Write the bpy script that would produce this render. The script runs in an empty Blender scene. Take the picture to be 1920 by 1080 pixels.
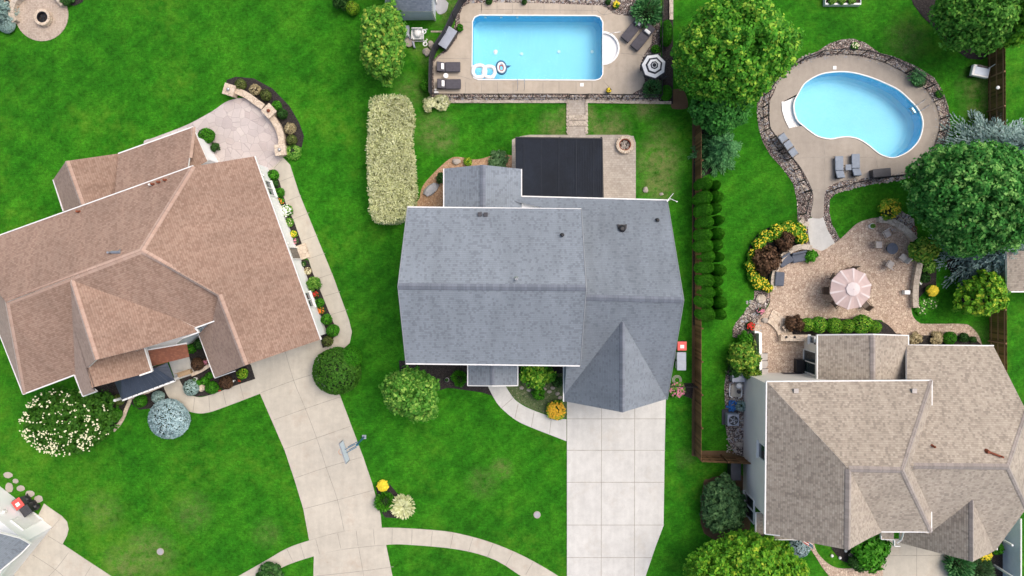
import bpy, bmesh, math, random
import numpy as np
from mathutils import Vector, Matrix, geometry
R_ = math.radians
scene = bpy.context.scene
C = scene.collection

# ------------------------------------------------------------ camera, sky, sun, exposure
H = 51.2            # flying height of the camera in metres
F = 1280.0          # focal length for a picture 1920 wide
nad = Vector((986-960, 540-500, -F)).normalized()
ROT = nad.rotation_difference(Vector((0, 0, -1))).to_matrix()
cam = bpy.data.objects.new('camera', bpy.data.cameras.new('camera'))
C.objects.link(cam); scene.camera = cam
cam.data.sensor_width = 36; cam.data.lens = 24; cam.data.clip_start = .5; cam.data.clip_end = 6000
cam.matrix_world = Matrix.Translation((0, 0, H)) @ ROT.to_4x4()
SUN_EL, SUN_AZ = R_(60), R_(62)      # azimuth clockwise from north (picture top)
w = bpy.data.worlds.new('World'); scene.world = w; w.use_nodes = True
wn = w.node_tree; wn.nodes.clear()
sky = wn.nodes.new('ShaderNodeTexSky'); sky.sky_type = 'NISHITA'; sky.sun_disc = False
sky.sun_elevation = SUN_EL; sky.sun_rotation = SUN_AZ
sky.air_density = 1.0; sky.dust_density = 6.0; sky.ozone_density = .6
bg = wn.nodes.new('ShaderNodeBackground'); bg.inputs[1].default_value = .15
wo = wn.nodes.new('ShaderNodeOutputWorld')
wn.links.new(sky.outputs[0], bg.inputs[0]); wn.links.new(bg.outputs[0], wo.inputs[0])
sl = bpy.data.lights.new('sun', 'SUN'); sl.energy = 1.2; sl.angle = R_(48); sl.color = (1, .965, .91)
so = bpy.data.objects.new('sun', sl); C.objects.link(so)
sd = Vector((math.sin(SUN_AZ)*math.cos(SUN_EL), math.cos(SUN_AZ)*math.cos(SUN_EL), math.sin(SUN_EL)))
so.rotation_euler = sd.to_track_quat('Z', 'Y').to_euler(); so.location = (0, 0, 80)
vs = scene.view_settings; vs.view_transform = 'Standard'; vs.look = 'None'; vs.gamma = 1
vs.use_curve_mapping = False; vs.exposure = .24

# ------------------------------------------------------------ helpers
def P(x, y, z=0.0):
    """where the line of sight through photo point x,y meets height z"""
    d = ROT @ Vector((x-960, 540-y, -F)); t = (z-H)/d.z
    return Vector((0, 0, H)) + d*t
def px(n, z=0): return n*(H-z)/F          # photo pixels -> metres at height z
def plane3(a, b, c):
    n = (b-a).cross(c-a).normalized()
    if n.z < 0: n = -n
    return (a.copy(), n)
def eave(a, b, z, k, toward):
    A = P(*a, z); B = P(*b, z); u = (B-A).normalized(); n = Vector((0, 0, 1)).cross(u)
    if (P(*toward, z)-A).dot(n) < 0: n = -n
    return (A, Vector((-k*n.x, -k*n.y, 1)).normalized())
def hit(x, y, pl):
    d = ROT @ Vector((x-960, 540-y, -F)); o = Vector((0, 0, H))
    return o + d*((pl[0]-o).dot(pl[1])/d.dot(pl[1]))
def lift(x, y, pl):                       # z of the plane over world x,y
    p, n = pl; return p.z - (n.x*(x-p.x)+n.y*(y-p.y))/n.z
def spline(pts, closed=True, n=6):
    out = []; m = len(pts); rng = range(m if closed else m-1)
    for i in rng:
        g = lambda k: pts[(i+k) % m] if closed else pts[min(max(i+k, 0), m-1)]
        p0, p1, p2, p3 = g(-1), g(0), g(1), g(2)
        for j in range(n):
            t = j/n
            out.append(tuple(.5*((2*p1[q])+(-p0[q]+p2[q])*t+(2*p0[q]-5*p1[q]+4*p2[q]-p3[q])*t*t+(-p0[q]+3*p1[q]-3*p2[q]+p3[q])*t**3) for q in range(2)))
    if not closed: out.append(tuple(pts[-1][:2]))
    return out
ORD = 'first second third fourth fifth sixth seventh eighth ninth tenth eleventh twelfth thirteenth fourteenth fifteenth sixteenth'.split()

class MB:
    def __init__(s): s.v = []; s.f = []; s.m = []; s.uv = []
    def add(s, vs, fs, mi=0, uvs=None):
        b = len(s.v); s.v += [tuple(v) for v in vs]
        for i, f in enumerate(fs):
            s.f.append(tuple(b+k for k in f)); s.m.append(mi)
            s.uv.append(uvs[i] if uvs else None)
        return s
    def box(s, c, size, rz=0, mi=0, tilt=None):
        M = Matrix.Rotation(rz, 3, 'Z')
        if tilt: M = M @ Matrix.Rotation(tilt[0], 3, tilt[1])
        c = Vector(c); h = [k/2 for k in size]
        vs = [c+M@Vector((sx*h[0], sy*h[1], sz*h[2])) for sz in (-1, 1) for sy in (-1, 1) for sx in (-1, 1)]
        return s.add(vs, [(0, 2, 3, 1), (4, 5, 7, 6), (0, 1, 5, 4), (2, 6, 7, 3), (0, 4, 6, 2), (1, 3, 7, 5)], mi)
    def rbox(s, c, size, r=.04, rz=0, mi=0, seg=2, tilt=None):
        bm = bmesh.new(); bmesh.ops.create_cube(bm, size=1)
        bmesh.ops.scale(bm, vec=size, verts=bm.verts)
        bmesh.ops.bevel(bm, geom=bm.edges[:], offset=min(r, min(size)*.45), segments=seg, profile=.6, affect='EDGES')
        M = Matrix.Rotation(rz, 3, 'Z')
        if tilt: M = M @ Matrix.Rotation(tilt[0], 3, tilt[1])
        c = Vector(c); bm.verts.ensure_lookup_table()
        s.add([c+M@v.co for v in bm.verts], [[v.index for v in f.verts] for f in bm.faces], mi); bm.free(); return s
    def lathe(s, c, prof, n=24, mi=0, cap=True):
        c = Vector(c); vs = []; fs = []
        for r, z in prof:
            vs += [c+Vector((r*math.cos(2*math.pi*i/n), r*math.sin(2*math.pi*i/n), z)) for i in range(n)]
        for k in range(len(prof)-1):
            fs += [(k*n+i, k*n+(i+1) % n, (k+1)*n+(i+1) % n, (k+1)*n+i) for i in range(n)]
        if cap:
            fs.append(tuple(range(n-1, -1, -1))); fs.append(tuple((len(prof)-1)*n+i for i in range(n)))
        return s.add(vs, fs, mi)
    def tube(s, pts, r, n=6, mi=0, closed=False):
        pts = [Vector(p) for p in pts]; m = len(pts); vs = []
        rr = r if isinstance(r, (list, tuple)) else [r]*m
        for i, p in enumerate(pts):
            a = pts[(i-1) % m] if (closed or i > 0) else p; b = pts[(i+1) % m] if (closed or i < m-1) else p
            d = (b-a).normalized(); up = Vector((0, 0, 1)) if abs(d.z) < .9 else Vector((1, 0, 0))
            e1 = d.cross(up).normalized(); e2 = d.cross(e1)
            vs += [p+e1*rr[i]*math.cos(2*math.pi*k/n)+e2*rr[i]*math.sin(2*math.pi*k/n) for k in range(n)]
        fs = [(i*n+k, i*n+(k+1) % n, ((i+1) % m)*n+(k+1) % n, ((i+1) % m)*n+k) for i in range(m if closed else m-1) for k in range(n)]
        if not closed: fs += [tuple(range(n)), tuple((m-1)*n+k for k in range(n-1, -1, -1))]
        return s.add(vs, fs, mi)
    def poly(s, pts, z0, z1, holes=(), mi=0, mside=None):
        """flat slab from world x,y outline; z1 top, z0 bottom"""
        loops = [[Vector((p[0], p[1], z1)) for p in pts]]+[[Vector((p[0], p[1], z1)) for p in h] for h in holes]
        flat = [v for l in loops for v in l]
        tris = geometry.tessellate_polygon(loops)
        fs = []
        for t in tris:
            a, b, c = (flat[k] for k in t)
            fs.append(t if (b-a).cross(c-a).z > 0 else t[::-1])
        s.add(flat, fs, mi)
        if z0 is not None:
            for l in loops:
                n = len(l); vs = l+[Vector((v.x, v.y, z0)) for v in l]
                s.add(vs, [(i, (i+1) % n, n+(i+1) % n, n+i) for i in range(n)], mi if mside is None else mside)
        return s
    def strip(s, pts, width, z0, z1, mi=0, closed=False):
        """a wall-like ribbon of given width along world points"""
        pts = [Vector((p[0], p[1], 0)) for p in pts]; L = []; Rr = []; m = len(pts)
        for i, p in enumerate(pts):
            a = pts[(i-1) % m] if (closed or i > 0) else p; b = pts[(i+1) % m] if (closed or i < m-1) else p
            d = (b-a).normalized(); n = Vector((-d.y, d.x, 0))*width/2; L.append(p+n); Rr.append(p-n)
        for i in range(m if closed else m-1):
            j = (i+1) % m; q = [L[i], Rr[i], Rr[j], L[j]]
            vs = [Vector((v.x, v.y, z0)) for v in q]+[Vector((v.x, v.y, z1)) for v in q]
            fs = [(4, 5, 6, 7), (0, 3, 2, 1), (1, 2, 6, 5), (3, 0, 4, 7), (0, 1, 5, 4), (2, 3, 7, 6)]
            s.add(vs, fs, mi)
        return s
    def blob(s, c, r, n=1, jit=.15, seed=0, mi=0):
        bm = bmesh.new(); bmesh.ops.create_icosphere(bm, subdivisions=n, radius=1); rn = random.Random(seed)
        c = Vector(c); vs = []
        for v in bm.verts:
            k = 1+rn.uniform(-jit, jit); vs.append(c+Vector((v.co.x*r[0]*k, v.co.y*r[1]*k, v.co.z*r[2]*k)))
        s.add(vs, [[v.index for v in f.verts] for f in bm.faces], mi); bm.free(); return s
    def build(s, name, mats, parent=None, org=None, smooth=False):
        me = bpy.data.meshes.new(name); vs = s.v
        if org is not None: vs = [(v[0]-org[0], v[1]-org[1], v[2]-org[2]) for v in vs]
        me.from_pydata(vs, [], s.f)
        for m in (mats if isinstance(mats, (list, tuple)) else [mats]): me.materials.append(m)
        me.polygons.foreach_set('material_index', s.m)
        if any(u is not None for u in s.uv):
            ul = me.uv_layers.new(name='UVMap'); k = 0; arr = []
            for f, u in zip(s.f, s.uv):
                arr += [c for p in (u or [(0, 0)]*len(f)) for c in p]
            ul.data.foreach_set('uv', arr)
        if smooth: me.polygons.foreach_set('use_smooth', [True]*len(me.polygons))
        me.update()
        o = bpy.data.objects.new(name, me); C.objects.link(o)
        if parent is not None: o.parent = parent
        elif org is not None: o.location = org
        return o

def tag(o, label=None, cat=None, group=None, kind=None):
    if label: o['label'] = label
    if cat: o['category'] = cat
    if group: o['group'] = group
    if kind: o['kind'] = kind
    return o
def thing(name, label, cat, loc=(0, 0, 0), rz=0, group=None):
    o = bpy.data.objects.new(name, None); C.objects.link(o); o.empty_display_size = .2
    o.location = loc; o.rotation_euler = (0, 0, rz); tag(o, label, cat, group); return o
def dup(root, loc, rz, label, group=None, scale=None):
    def cp(o, par):
        c = o.copy(); C.objects.link(c); c.parent = par
        for ch in [q for q in KIDS.get(o, o.children)]: cp(ch, c)
        return c
    r = cp(root, None); r.location = loc; r.rotation_euler = (0, 0, rz); r['label'] = label
    if group: r['group'] = group
    if scale: r.scale = scale
    return r
KIDS = {}

# ------------------------------------------------------------ materials
class NT:
    def __init__(s, name, rough=.8, spec=.3):
        s.m = bpy.data.materials.new(name); s.m.use_nodes = True; s.t = s.m.node_tree; s.n = s.t.nodes
        s.b = s.n['Principled BSDF']; s.b.inputs['Roughness'].default_value = rough
        s.b.inputs['Specular IOR Level'].default_value = spec
        s.tc = s.n.new('ShaderNodeTexCoord'); s.geo = s.n.new('ShaderNodeNewGeometry')
    def l(s, a, b): s.t.links.new(a, b)
    def coord(s, kind='Position', scale=None, rot=None):
        src = s.geo.outputs['Position'] if kind == 'Position' else s.tc.outputs[kind]
        if scale is None and rot is None: return src
        mp = s.n.new('ShaderNodeMapping'); s.l(src, mp.inputs[0])
        if scale is not None: mp.inputs['Scale'].default_value = scale if hasattr(scale, '__len__') else (scale,)*3
        if rot is not None: mp.inputs['Rotation'].default_value = rot
        return mp.outputs[0]
    def noise(s, vec, scale=1, detail=3, rough=.5):
        x = s.n.new('ShaderNodeTexNoise'); x.inputs['Scale'].default_value = scale
        x.inputs['Detail'].default_value = detail; x.inputs['Roughness'].default_value = rough; s.l(vec, x.inputs['Vector']); return x.outputs[0]
    def ramp(s, fac, stops):
        x = s.n.new('ShaderNodeValToRGB'); e = x.color_ramp.elements
        while len(e) < len(stops): e.new(.5)
        for k, (p, c) in enumerate(stops):
            e[k].position = p; e[k].color = (tuple(c)[:3] if hasattr(c, '__len__') else (c, c, c))+(1,)
        s.l(fac, x.inputs[0]); return x.outputs[0]
    def mix(s, a, b, fac, mode='MIX'):
        x = s.n.new('ShaderNodeMix'); x.data_type = 'RGBA'; x.blend_type = mode
        for sock, val in ((x.inputs[0], fac), (x.inputs[6], a), (x.inputs[7], b)):
            if hasattr(val, 'is_linked') or hasattr(val, 'links'): s.l(val, sock)
            elif hasattr(val, '__len__'): sock.default_value = tuple(val[:3])+(1,)
            else: sock.default_value = val
        return x.outputs[2]
    def math(s, op, a, b=None, clamp=False):
        x = s.n.new('ShaderNodeMath'); x.operation = op; x.use_clamp = clamp
        for i, v in enumerate((a, b)):
            if v is None: continue
            if hasattr(v, 'links'): s.l(v, x.inputs[i])
            else: x.inputs[i].default_value = v
        return x.outputs[0]
    def col(s, c):
        if hasattr(c, 'links'): s.l(c, s.b.inputs['Base Color'])
        else: s.b.inputs['Base Color'].default_value = tuple(c)+(1,)
    def bump(s, h, dist=.01, strength=1):
        x = s.n.new('ShaderNodeBump'); x.inputs['Distance'].default_value = dist; x.inputs['Strength'].default_value = strength
        s.l(h, x.inputs['Height']); s.l(x.outputs[0], s.b.inputs['Normal'])
def sc(c, k): return tuple(min(1, x*k) for x in c)

def plain(name, c, rough=.6, var=.12, nscale=3., metal=0, spec=.4):
    t = NT(name, rough, spec); n = t.noise(t.coord(), nscale, 4)
    n2 = t.noise(t.coord(), nscale*9, 2)
    a = t.ramp(n, [(.3, sc(c, 1-var)), (.7, sc(c, 1+var))])
    t.col(t.mix(a, t.ramp(n2, [(.35, 1-var*.8), (.65, 1.)]), .6, 'MULTIPLY')); t.b.inputs['Metallic'].default_value = metal
    return t.m

def m_lawn(name='lawn_grass', yellow=0.):
    t = NT(name, .9, .12); p = t.coord()
    big = t.noise(p, .06, 4, .6); mid = t.noise(p, .38, 5, .68); m2 = t.noise(p, 1.3, 4, .7)
    fine = t.noise(p, 4.2, 4, .75); blade = t.noise(p, 17, 3, .8)
    st = t.noise(t.coord(rot=(0, 0, R_(-38)), scale=(1.3, 9, 1)), 1.6, 3, .7)
    g1, g2, g3 = (.014, .100, .004), (.022, .142, .005), (.036, .180, .007)
    base = t.ramp(mid, [(.30, g1), (.47, g2), (.62, g3), (.80, (.050, .19, .010))])
    for fac, lo_, hi_, k in ((big, .85, 1.15, .6), (m2, .68, 1.40, .6), (st, .7, 1.3, .6), (fine, .45, 1.6, .65), (blade, .40, 1.7, .7)):
        base = t.mix(base, t.ramp(fac, [(.32, lo_), (.68, hi_)]), k, 'MULTIPLY')
    wv = t.n.new('ShaderNodeTexWave'); wv.inputs['Scale'].default_value = .28; wv.inputs['Distortion'].default_value = 2.5; wv.inputs['Detail'].default_value = 3
    t.l(t.coord(rot=(0, 0, R_(50))), wv.inputs['Vector']); base = t.mix(base, t.ramp(wv.outputs[0], [(.3, .92), (.7, 1.08)]), .7, 'MULTIPLY')
    yn = t.math('MULTIPLY', t.ramp(t.noise(p, .16, 5, .65), [(.50-yellow*.12, 0), (.66, 1)]), t.ramp(t.noise(p, 1.1, 5, .75), [(.42-yellow*.06, 0), (.66, 1)]))
    base = t.mix(base, t.mix((.080, .25, .008), (.16, .27, .03), t.ramp(fine, [(.4, 0), (.7, 1)])), t.math('MULTIPLY', yn, (.75 if not yellow else .85)))
    # thin worn spots where the photograph shows them (position x, y and radius in metres)
    acc = None
    for (sx, sy, r, k) in WORN:
        q = P(sx, sy); vm = t.n.new('ShaderNodeVectorMath'); vm.operation = 'DISTANCE'; t.l(p, vm.inputs[0]); vm.inputs[1].default_value = (q.x, q.y, 0)
        v = t.math('MULTIPLY', t.ramp(t.math('DIVIDE', vm.outputs['Value'], r), [(.25, 1), (1, 0)]), k)
        acc = v if acc is None else t.math('MAXIMUM', acc, v)
    wn_ = t.ramp(t.noise(p, 1.7, 5, .8), [(.36, 0), (.62, 1)])
    base = t.mix(base, t.mix((.16, .20, .05), (.30, .26, .13), t.ramp(blade, [(.4, 0), (.65, 1)])), t.math('MULTIPLY', acc, wn_))
    t.col(base); t.bump(t.noise(p, 24, 4, .85), .05, .8); return t.m
WORN = [(1236,300,2.2,.9),(1235,345,1.8,.9),(1150,240,1.6,.8),(1120,243,1.2,.8),(1040,240,1.6,.7),(1210,200,1.3,.8),(940,880,1.1,.5),(815,245,2.0,.6),(830,262,1.4,.6),(280,1040,2.6,.6),(235,1060,2.2,.6),(190,960,2.,.35),(905,905,1.6,.3),(1240,255,1.5,.5),(1057,215,.8,.8),(1106,215,.8,.9),(1836,165,2.,.5),(1840,200,1.8,.5),(1838,640,1.6,.4),(1285,860,1.,.3),(770,172,1.6,.5),(835,8,2.,.6),(800,95,1.4,.5),(1700,75,2.,.4),(360,960,2.,.35),(500,1000,1.5,.3)]
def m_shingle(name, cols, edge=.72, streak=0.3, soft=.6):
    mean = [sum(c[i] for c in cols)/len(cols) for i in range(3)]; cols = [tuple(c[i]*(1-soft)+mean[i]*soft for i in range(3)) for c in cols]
    """per-shingle colours in metres of roof surface"""
    t = NT(name, .92, .15); uv = t.n.new('ShaderNodeUVMap'); uv.uv_map = 'UVMap'
    sp = t.n.new('ShaderNodeSeparateXYZ'); t.l(uv.outputs[0], sp.inputs[0])
    row = t.math('FLOOR', t.math('DIVIDE', sp.outputs[1], .145))
    wn = t.n.new('ShaderNodeTexWhiteNoise'); wn.noise_dimensions = '1D'; t.l(row, wn.inputs['W'])
    ush = t.math('DIVIDE', t.math('ADD', sp.outputs[0], t.math('MULTIPLY', wn.outputs[0], .9)), .15)
    cb = t.n.new('ShaderNodeCombineXYZ'); t.l(t.math('FLOOR', ush), cb.inputs[0]); t.l(row, cb.inputs[1])
    w2 = t.n.new('ShaderNodeTexWhiteNoise'); w2.noise_dimensions = '2D'; t.l(cb.outputs[0], w2.inputs['Vector'])
    n = len(cols); base = t.ramp(w2.outputs[0], [(i/n, c) for i, c in enumerate(cols)])
    for nd in t.n:
        if nd.type == 'VALTORGB': nd.color_ramp.interpolation = 'CONSTANT'
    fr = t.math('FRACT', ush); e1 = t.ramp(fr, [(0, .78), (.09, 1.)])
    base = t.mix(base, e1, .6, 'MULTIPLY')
    rl = t.math('FRACT', t.math('DIVIDE', sp.outputs[1], .145)); base = t.mix(base, t.ramp(rl, [(0, edge), (.22, 1.04)]), 1., 'MULTIPLY')  # shadow line along the lower edge of each shingle course, painted into the colour
    gran = t.noise(t.coord(), 26, 3, .8); base = t.mix(base, t.ramp(gran, [(.3, .75), (.7, 1.25)]), .6, 'MULTIPLY')
    sc3 = t.n.new('ShaderNodeMapping'); t.l(uv.outputs[0], sc3.inputs[0]); sc3.inputs['Scale'].default_value = (1.2, .25, 1)
    st = t.noise(sc3.outputs[0], 1.1, 4, .6); base = t.mix(base, t.ramp(st, [(.3, 1-streak*.6), (.7, 1+streak*.4)]), .7, 'MULTIPLY')
    bn = t.noise(t.coord(), .22, 3, .6); base = t.mix(base, t.ramp(bn, [(.3, .88), (.7, 1.1)]), .8, 'MULTIPLY')
    t.col(base); t.bump(gran, .006, .5); t.b.inputs['Sheen Weight'].default_value = .4; t.b.inputs['Sheen Roughness'].default_value = .5; return t.m
def m_concrete(name, c, stain=(.6, .55, .48), var=.1, agg=0):
    t = NT(name, .88, .25); p = t.coord()
    a = t.ramp(t.noise(p, .35, 5, .65), [(.3, sc(c, 1-var)), (.55, c), (.75, sc(c, 1+var*.7))])
    a = t.mix(a, t.ramp(t.noise(p, 1.6, 5, .7), [(.3, .86), (.6, 1.04)]), .7, 'MULTIPLY')
    a = t.mix(a, t.ramp(t.noise(p, 30, 2, .8), [(.3, .85-agg), (.7, 1.1)]), .5, 'MULTIPLY')
    a = t.mix(a, t.ramp(t.noise(t.coord(rot=(0, 0, R_(-18)), scale=(2.6, .25, 1)), .8, 4, .6), [(.3, .90), (.7, 1.05)]), .7, 'MULTIPLY')
    sp = t.ramp(t.noise(p, .5, 6, .78), [(.54, 0), (.72, 1)])
    dk = t.ramp(t.noise(p, 1.1, 5, .8), [(.66, 0), (.74, 1)])
    a = t.mix(t.mix(a, stain, t.math('MULTIPLY', sp, .6)), sc(stain, .7), t.math('MULTIPLY', dk, .45)); t.col(a); t.bump(t.noise(p, 60, 2, .8), .003, .6); return t.m
def m_cells(name, cols, scale, gap=.05, gapc=(.08, .07, .06), jitter=.9, sq=False, rough=.9, bumpd=.01):
    """stones or pavers: one colour per voronoi cell"""
    t = NT(name, rough, .25); p = t.coord(scale=(1, 1, .05))
    v = t.n.new('ShaderNodeTexVoronoi'); v.inputs['Scale'].default_value = scale; v.inputs['Randomness'].default_value = jitter
    d = t.n.new('ShaderNodeTexVoronoi'); d.feature = 'DISTANCE_TO_EDGE'; d.inputs['Scale'].default_value = scale; d.inputs['Randomness'].default_value = jitter
    if sq: v.distance = 'CHEBYCHEV'
    t.l(p, v.inputs['Vector']); t.l(p, d.inputs['Vector'])
    sp = t.n.new('ShaderNodeSeparateColor'); t.l(v.outputs['Color'], sp.inputs[0]); n = len(cols)
    a = t.ramp(sp.outputs[0], [(i/(n-1), c) for i, c in enumerate(cols)])
    a = t.mix(a, t.ramp(t.noise(t.coord(), .5, 4, .6), [(.3, .85), (.7, 1.12)]), .7, 'MULTIPLY')
    a = t.mix(a, t.ramp(t.noise(t.coord(), 25, 2, .7), [(.3, .85), (.7, 1.1)]), .6, 'MULTIPLY')
    a = t.mix(gapc, a, t.ramp(d.outputs[0], [(gap*.5, 0), (gap, 1)])); t.col(a); t.bump(t.ramp(d.outputs[0], [(0, 0), (gap*2.5, 1)]), bumpd); return t.m
def m_brick(name, cols, bw=.2, bh=.1, rot=0, mortar=(.3, .26, .22), msize=.008):
    t = NT(name, .9, .25); b = t.n.new('ShaderNodeTexBrick'); b.inputs['Scale'].default_value = 1
    b.inputs['Brick Width'].default_value = bw; b.inputs['Row Height'].default_value = bh; b.inputs['Mortar Size'].default_value = msize
    b.inputs['Color1'].default_value = cols[0]+(1,); b.inputs['Color2'].default_value = cols[1]+(1,); b.inputs['Mortar'].default_value = mortar+(1,)
    t.l(t.coord(rot=(0, 0, rot)), b.inputs['Vector'])
    a = t.mix(b.outputs[0], t.ramp(t.noise(t.coord(), .6, 5, .65), [(.3, .82), (.7, 1.12)]), .8, 'MULTIPLY')
    a = t.mix(a, t.ramp(t.noise(t.coord(), 9, 3, .7), [(.3, .82), (.7, 1.12)]), .7, 'MULTIPLY'); t.col(a); return t.m
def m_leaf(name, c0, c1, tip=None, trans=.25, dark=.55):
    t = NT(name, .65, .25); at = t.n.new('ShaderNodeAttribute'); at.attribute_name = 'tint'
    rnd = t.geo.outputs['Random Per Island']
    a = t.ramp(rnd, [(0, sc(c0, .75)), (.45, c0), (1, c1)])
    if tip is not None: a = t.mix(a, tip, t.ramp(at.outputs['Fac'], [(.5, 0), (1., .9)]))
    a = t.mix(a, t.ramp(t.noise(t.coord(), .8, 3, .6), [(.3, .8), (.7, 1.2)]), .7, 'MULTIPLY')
    t.col(a)
    tr = t.n.new('ShaderNodeBsdfTranslucent'); t.l(a, tr.inputs[0]); mx = t.n.new('ShaderNodeMixShader'); mx.inputs[0].default_value = trans
    out = t.n['Material Output']; t.l(t.b.outputs[0], mx.inputs[1]); t.l(tr.outputs[0], mx.inputs[2]); t.l(mx.outputs[0], out.inputs[0]); return t.m
def m_wood(name, c, ang=0):
    t = NT(name, .85, .2); p = t.coord()
    a = t.ramp(t.geo.outputs['Random Per Island'], [(0, sc(c, .6)), (.5, c), (1, sc(c, 1.5))])
    a = t.mix(a, t.ramp(t.noise(t.coord(scale=(4, 4, .6)), 5, 4, .7), [(.3, .7), (.7, 1.25)]), .8, 'MULTIPLY'); t.col(a); return t.m
def m_siding(name, c, h=.11, var=.04):
    t = NT(name, .6, .35); sp = t.n.new('ShaderNodeSeparateXYZ'); t.l(t.coord(), sp.inputs[0])
    f = t.math('FRACT', t.math('DIVIDE', sp.outputs[2], h)); a = t.ramp(t.noise(t.coord(), .7, 4), [(.3, sc(c, 1-var)), (.7, sc(c, 1+var))])
    t.col(a); t.bump(t.math('SUBTRACT', 1, f), .012, .35); return t.m
def m_glass(name, c=(.02, .03, .035)):
    t = NT(name, .08, .8); t.col(t.ramp(t.noise(t.coord(), 1.2, 3), [(.35, c), (.7, sc(c, 2.2))])); return t.m

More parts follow.
